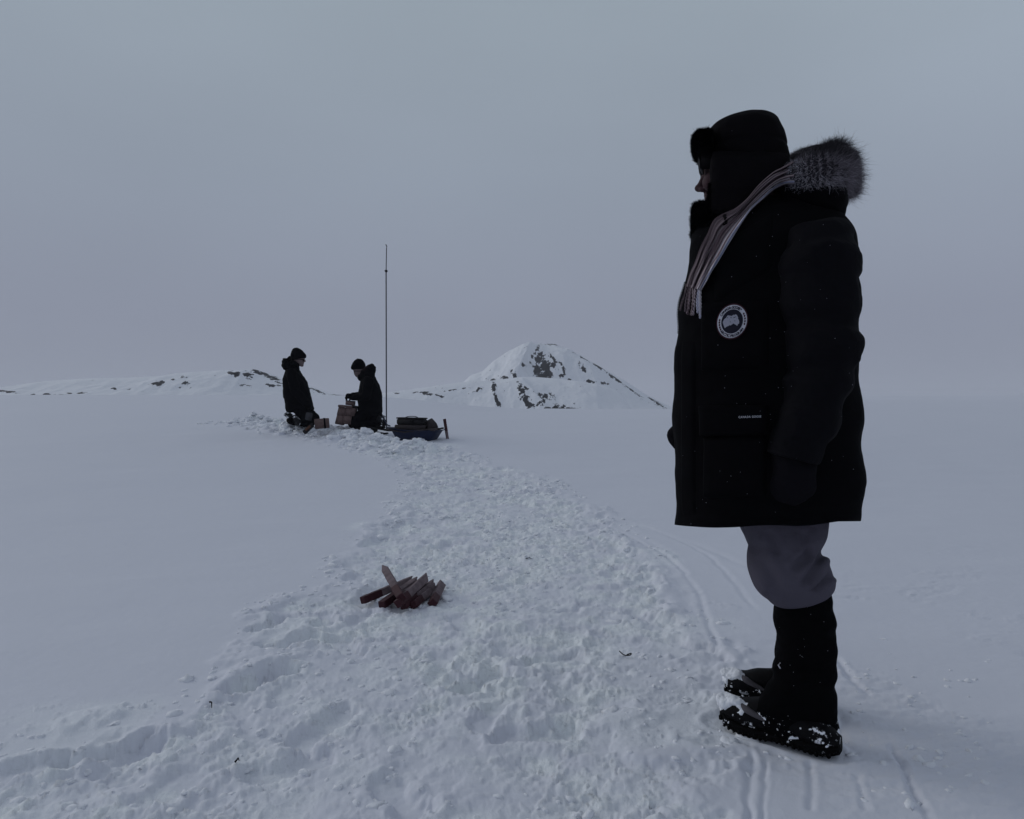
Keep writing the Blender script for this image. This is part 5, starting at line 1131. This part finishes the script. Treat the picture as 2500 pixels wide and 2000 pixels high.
c = Q(1015, 1051, YSl-.02); nn_ = 40; Vt = []; 
for i in range(nn_):
    for j in range(24):
        x_ = (i/(nn_-1)-.5)*.78; y_ = (j/23-.5)*.48; Vt.append([x_, y_, .035*fbm2(np.array([x_*7.]), np.array([y_*7.]), 3, 501)[0]+.03*(abs(x_)/.39)**2])
Vt = np.array(Vt); ii = np.arange(nn_*24).reshape(nn_, 24); q1 = np.stack([ii[:-1, :-1], ii[1:, :-1], ii[1:, 1:], ii[:-1, 1:]], -1).reshape(-1, 4).tolist(); K = len(Vt)
q2 = [(a+K, d+K, c_+K, b+K) for a, b, c_, d in q1]; bd = list(ii[0, :])+list(ii[1:, -1])+list(ii[-1, -2::-1])+list(ii[-2:0:-1, 0]); q3 = [(bd[i], bd[(i+1) % len(bd)], bd[(i+1) % len(bd)]+K, bd[i]+K) for i in range(len(bd))]
tp = fix(mk('tarp', np.vstack([Vt, Vt-[0, 0, .02]])@Rz.T+c, q1+q2+q3, M['case_grey'], own=tuple(c))); tag(tp, 'crumpled brown-grey tarp lining the blue sled under the crate', 'tarp')
c = Q(1052, 1038, YSl+.05); o = mk('folded_board', *box(c, (.16, .20, .10), .3, .5, -.5, .01), M['case_grey'], own=tuple(c)); tag(o, 'tilted grey-brown board sticking up at the right end of the blue sled', 'board')
c = Q(1068, 1047, YSl); vs, fs = ellipsoid(c, (.05, .05, .022), 0, 16, 10); vs += (fbm3(vs*30, 2, 505)*.02)[:, None]; 
# stakes
def stake(name, label, a, b, w_, red, group, roll=0., redfirst=True):
    """a = painted blunt end, b = pointed end"""
    a = np.array(a, float); b = np.array(b, float); d = b-a; L_ = np.linalg.norm(d); d /= L_
    up = np.array([0, 0, 1.]) if abs(d[2]) < .9 else np.array([1., 0, 0]); u = np.cross(d, up); u /= np.linalg.norm(u); v = np.cross(u, d)
    u, v = u*math.cos(roll)+v*math.sin(roll), -u*math.sin(roll)+v*math.cos(roll)
    root = thing(name, label, 'stake', tuple((a+b)/2-[0, 0, w_/2]), group); h = w_/2; be = h*.16
    oct_ = [(h, h-be), (h-be, h), (-h+be, h), (-h, h-be), (-h, -h+be), (-h+be, -h), (h-be, -h), (h, -h+be)]
    def prism(l0, l1, tip, infl=0):
        st = [l0, l0+.004]+list(np.linspace(l0+.01, l1-(.055 if tip else .004), 10))+([l1] if not tip else [l1-.028, l1]); V = []
        for k_, l_ in enumerate(st):
            s_ = 1+infl; sx_ = 1
            if k_ == 0 and not (tip and l0 > 0.01): s_ *= .88
            if tip and k_ >= len(st)-2: s_ = (.60 if k_ == len(st)-2 else .14)
            for p in oct_: V.append(a+d*l_+u*p[0]*s_+v*(p[1]*(s_)+(h*(1-s_) if tip and k_ >= len(st)-2 else 0)))
        V = np.array(V); V = V+(fbm3(V*np.array([45, 45, 45.]), 2, int(L_*1e4) % 97)*.0022)[:, None]
        n = 8; k_ = len(st); Fc = [(i*n+j, i*n+(j+1) % n, (i+1)*n+(j+1) % n, (i+1)*n+j) for i in range(k_-1) for j in range(n)]+[tuple(range(n))[::-1], tuple((k_-1)*n+j for j in range(n))]
        return V, Fc
    fix(mk('shaft', *prism(red, L_, True), M['wood'], root, smooth=False)); fix(mk('painted_end', *prism(0, red+.0005, False, .012), M['red_paint'], root, smooth=False))
    return root
gs = 'stakes heaped on the trodden snow'
zs = lambda px, row, h: None
def SP(px, row, h):
    """point seen at a pixel, at height h above the local snow"""
    Y = 2.0
    while Y < 14:
        p = P(px, row, Y)
        if p[2] <= base1(p[0], Y)-.015+h: return p
        Y += .004
    return p
W_ = .037
stake('wooden_stake', 'long stake lying lowest at the far left of the heap, red end pointing left', SP(885, 1466, .022), SP(1008, 1414, .045), W_, .125, gs, .25)
stake('wooden_stake', 'stake second from left with dark red end sunk in the snow under the others', SP(931, 1478, .020), SP(1019, 1416, .055), W_, .15, gs, .1)
stake('wooden_stake', 'thick stake with its pale point highest in the middle of the heap', SP(972, 1474, .045), SP(1045, 1406, .090), W_*1.1, .10, gs, .6)
stake('wooden_stake', 'thin stake right of the middle one, its red end lowest in the heap', SP(984, 1480, .022), SP(1060, 1421, .050), W_*.95, .13, gs, .3)
stake('wooden_stake', 'stake with a red end covered by a lump of snow, second from the right', SP(1008, 1478, .018), SP(1064, 1430, .030), W_, .10, gs, .5)
stake('wooden_stake', 'short stake lying alone at the right of the heap, dark blunt end facing the camera', SP(1056, 1474, .022), SP(1080, 1422, .030), W_*1.05, .11, gs, .78)
stake('wooden_stake', 'stake crossing over the heap and pointing up to the left, red end in the middle', SP(980, 1460, .07), SP(938, 1386, .125), W_*1.05, .12, gs, .6)
stake('wooden_stake', 'short dark stake wedged under the crossing stake in the middle of the heap', SP(975, 1462, .035), SP(1022, 1424, .040), W_*.9, .09, gs, .2)
a = Q(1085, 1023, 11.2); b = Q(1094, 1080, 11.2)
stake('marker_stake', 'thin red-topped stake standing upright in the snow beside the sled', a, b, .040, .20, None, .4)
# tall pole
Yp = 12.1; pz = Q(943, 1052, Yp)
pole = thing('tall_pole', 'very tall thin grey pole standing in the snow between the bending person and the sled', 'pole', tuple(pz))
mk('lower_section', *tube([Q(943.5, 1052, Yp), Q(943, 860, Yp), Q(942.6, 664, Yp)], .011, 10), M['metal'], pole)
mk('upper_section', *tube([Q(942.6, 664, Yp), Q(943.6, 606, Yp)], .008, 8), M['metal'], pole)
ac = Acc(); cc_ = Q(942.8, 662, Yp); ac.add(*tube([cc_-[0, 0, .018], cc_+[0, 0, .018]], .02, 10)); ac.add(*tube([cc_+[-.028, 0, .004], cc_+[.028, 0, 0]], .008, 6)); ac.mk('clamp', M['case'], pole)
ac = Acc(); ac.add(*tube([Q(943.6, 606, Yp), Q(944.6, 603, Yp), Q(943, 599, Yp), Q(941.6, 597, Yp)], .009, 6)); ac.mk('tip', M['metal'], pole)
# twigs and a loop of wire in the trodden snow
def gp(px, row, h=.004): g_ = G(px, row); return np.array([g_[0], g_[1], ground(g_[0], g_[1])+h])
w1 = smooth_line([gp(1512, 1592, .012), gp(1524, 1599, .014), gp(1538, 1602, .016), gp(1541, 1598, .016), gp(1530, 1598, .014)], 20)
o = mk('wire_loop', *tube(w1, .0022, 6), M['twig'], own=tuple(w1[0])); tag(o, 'small dark loop of wire lying on the trodden snow left of the big boots', 'wire')
for (a, b, lab) in (((512, 1722), (517, 1732), 'tiny dark twig at the left edge of the trodden snow'), ((1283, 1366), (1300, 1367), 'tiny dark twig lying in the middle of the trodden path'), ((574, 1866), (584, 1856), 'tiny dark forked twig in the lower left snow')):
    w1 = np.array([gp(*a, .01), (gp(*a, .016)+gp(*b, .016))/2+[.003, 0, .002], gp(*b, .008)]); o = mk('twig', *tube(w1, [.003, .0022, .001], 6), M['twig'], own=tuple(w1[0])); tag(o, lab, 'twig', 'twigs in the snow')

# ------------------------------------------------------------------ loose crumbs and clods of snow
def clods():
    r = np.random.default_rng(23); bm = bmesh.new(); bmesh.ops.create_icosphere(bm, subdivisions=2, radius=1); bm.verts.index_update(); SV = np.array([v.co[:] for v in bm.verts]); SF = np.array([[v.index for v in f.verts] for f in bm.faces]); bm.free()
    pts = []
    def add(n, fn): 
        for _ in range(n): pts.append(fn())
    tries = 0; xs = r.uniform(-2.8, 2.2, 30000); ys = r.uniform(1.35, 10.5, 30000)**1.0; s = sdist(xs, ys, poly); q = n2(xs*1.9, ys*1.9, 77)
    k = np.nonzero((s > -.18) & (q > -.05) & (r.random(30000) < np.clip(1.2-ys*.06, .3, 1)))[0][:1500]
    for i in k: pts.append((xs[i], ys[i], r.uniform(.003, .010)*(1+1.2*(r.random() < .10))*(1+.12*ys[i])))
    for _ in range(1300):
        t_ = r.uniform(0, len(camp_line)-1.001); i = int(t_); c = camp_line[i]*(1-t_+i)+camp_line[i+1]*(t_-i); pts.append((c[0]+r.normal()*.2, c[1]+r.normal()*.28, r.uniform(.015, .06)))
    for _ in range(70):
        g_ = G(r.uniform(2060, 2420), r.uniform(1560, 1960)); pts.append((g_[0], g_[1], r.uniform(.003, .011)))
    for px, row, s_ in ((2220, 1820, .013), (2248, 1856, .014), (2272, 1872, .017), (2292, 1840, .009), (2252, 1831, .008), (2222, 1968, .018), (2225, 1708, .010), (2190, 1673, .013), (1924, 1850, .010), (1905, 1845, .006), (1870, 1838, .006), (1500, 1512, .03), (1590, 1440, .02)):
        g_ = G(px, row); pts.append((g_[0], g_[1], s_))
    for px, row, s_ in ((1004, 1475, .020), (1012, 1478, .024), (1024, 1470, .022), (1034, 1462, .020), (1042, 1452, .016), (950, 1480, .012), (975, 1488, .014), (1060, 1484, .014)):
        g_ = G(px, row); pts.append((g_[0], g_[1]-.02, s_))
    pts = np.array(pts); X, Y = pts[:, 0], pts[:, 1]; Z = base(X, Y)+detail(X, Y); n = len(pts); nv_ = len(SV)
    S3 = np.stack([r.uniform(.8, 1.5, n), r.uniform(.8, 1.4, n), r.uniform(.45, .8, n)], -1)*pts[:, 2:3]; an = r.uniform(0, 6.28, n)
    V = SV[None]*np.ones((n, 1, 1)); V = V*(1+1.25*fbm3(V*1.5+(np.arange(n)*3.7)[:, None, None], 3, 7))[..., None]*S3[:, None]
    ca, sa = np.cos(an)[:, None], np.sin(an)[:, None]; V = np.stack([V[..., 0]*ca-V[..., 1]*sa, V[..., 0]*sa+V[..., 1]*ca, V[..., 2]], -1)+np.stack([X, Y, Z-S3[:, 2]*.3], -1)[:, None]
    Fc = (SF[None]+(np.arange(n)*nv_)[:, None, None]).reshape(-1, 3)
    o = mk('snow_clods', V.reshape(-1, 3), Fc, M['snow_lump']); o['kind'] = 'stuff'
clods()

# ------------------------------------------------------------------ haze
hm = bpy.data.materials.new('haze_air'); hm.use_nodes = True; t = hm.node_tree; t.nodes.remove(t.nodes['Principled BSDF'])
pv = t.nodes.new('ShaderNodeVolumePrincipled'); pv.inputs['Color'].default_value = (.90, .905, .94, 1); pv.inputs['Density'].default_value = .0006
t.links.new(pv.outputs[0], t.nodes['Material Output'].inputs['Volume'])
V_, F_ = box((0, 0, 20), (6600, 6600, 60)); V_[:, 2] = np.where(V_[:, 2] > 0, 112, -3)
hz_ = mk('haze', V_, F_, hm, smooth=False); hz_['kind'] = 'stuff'
print('done')
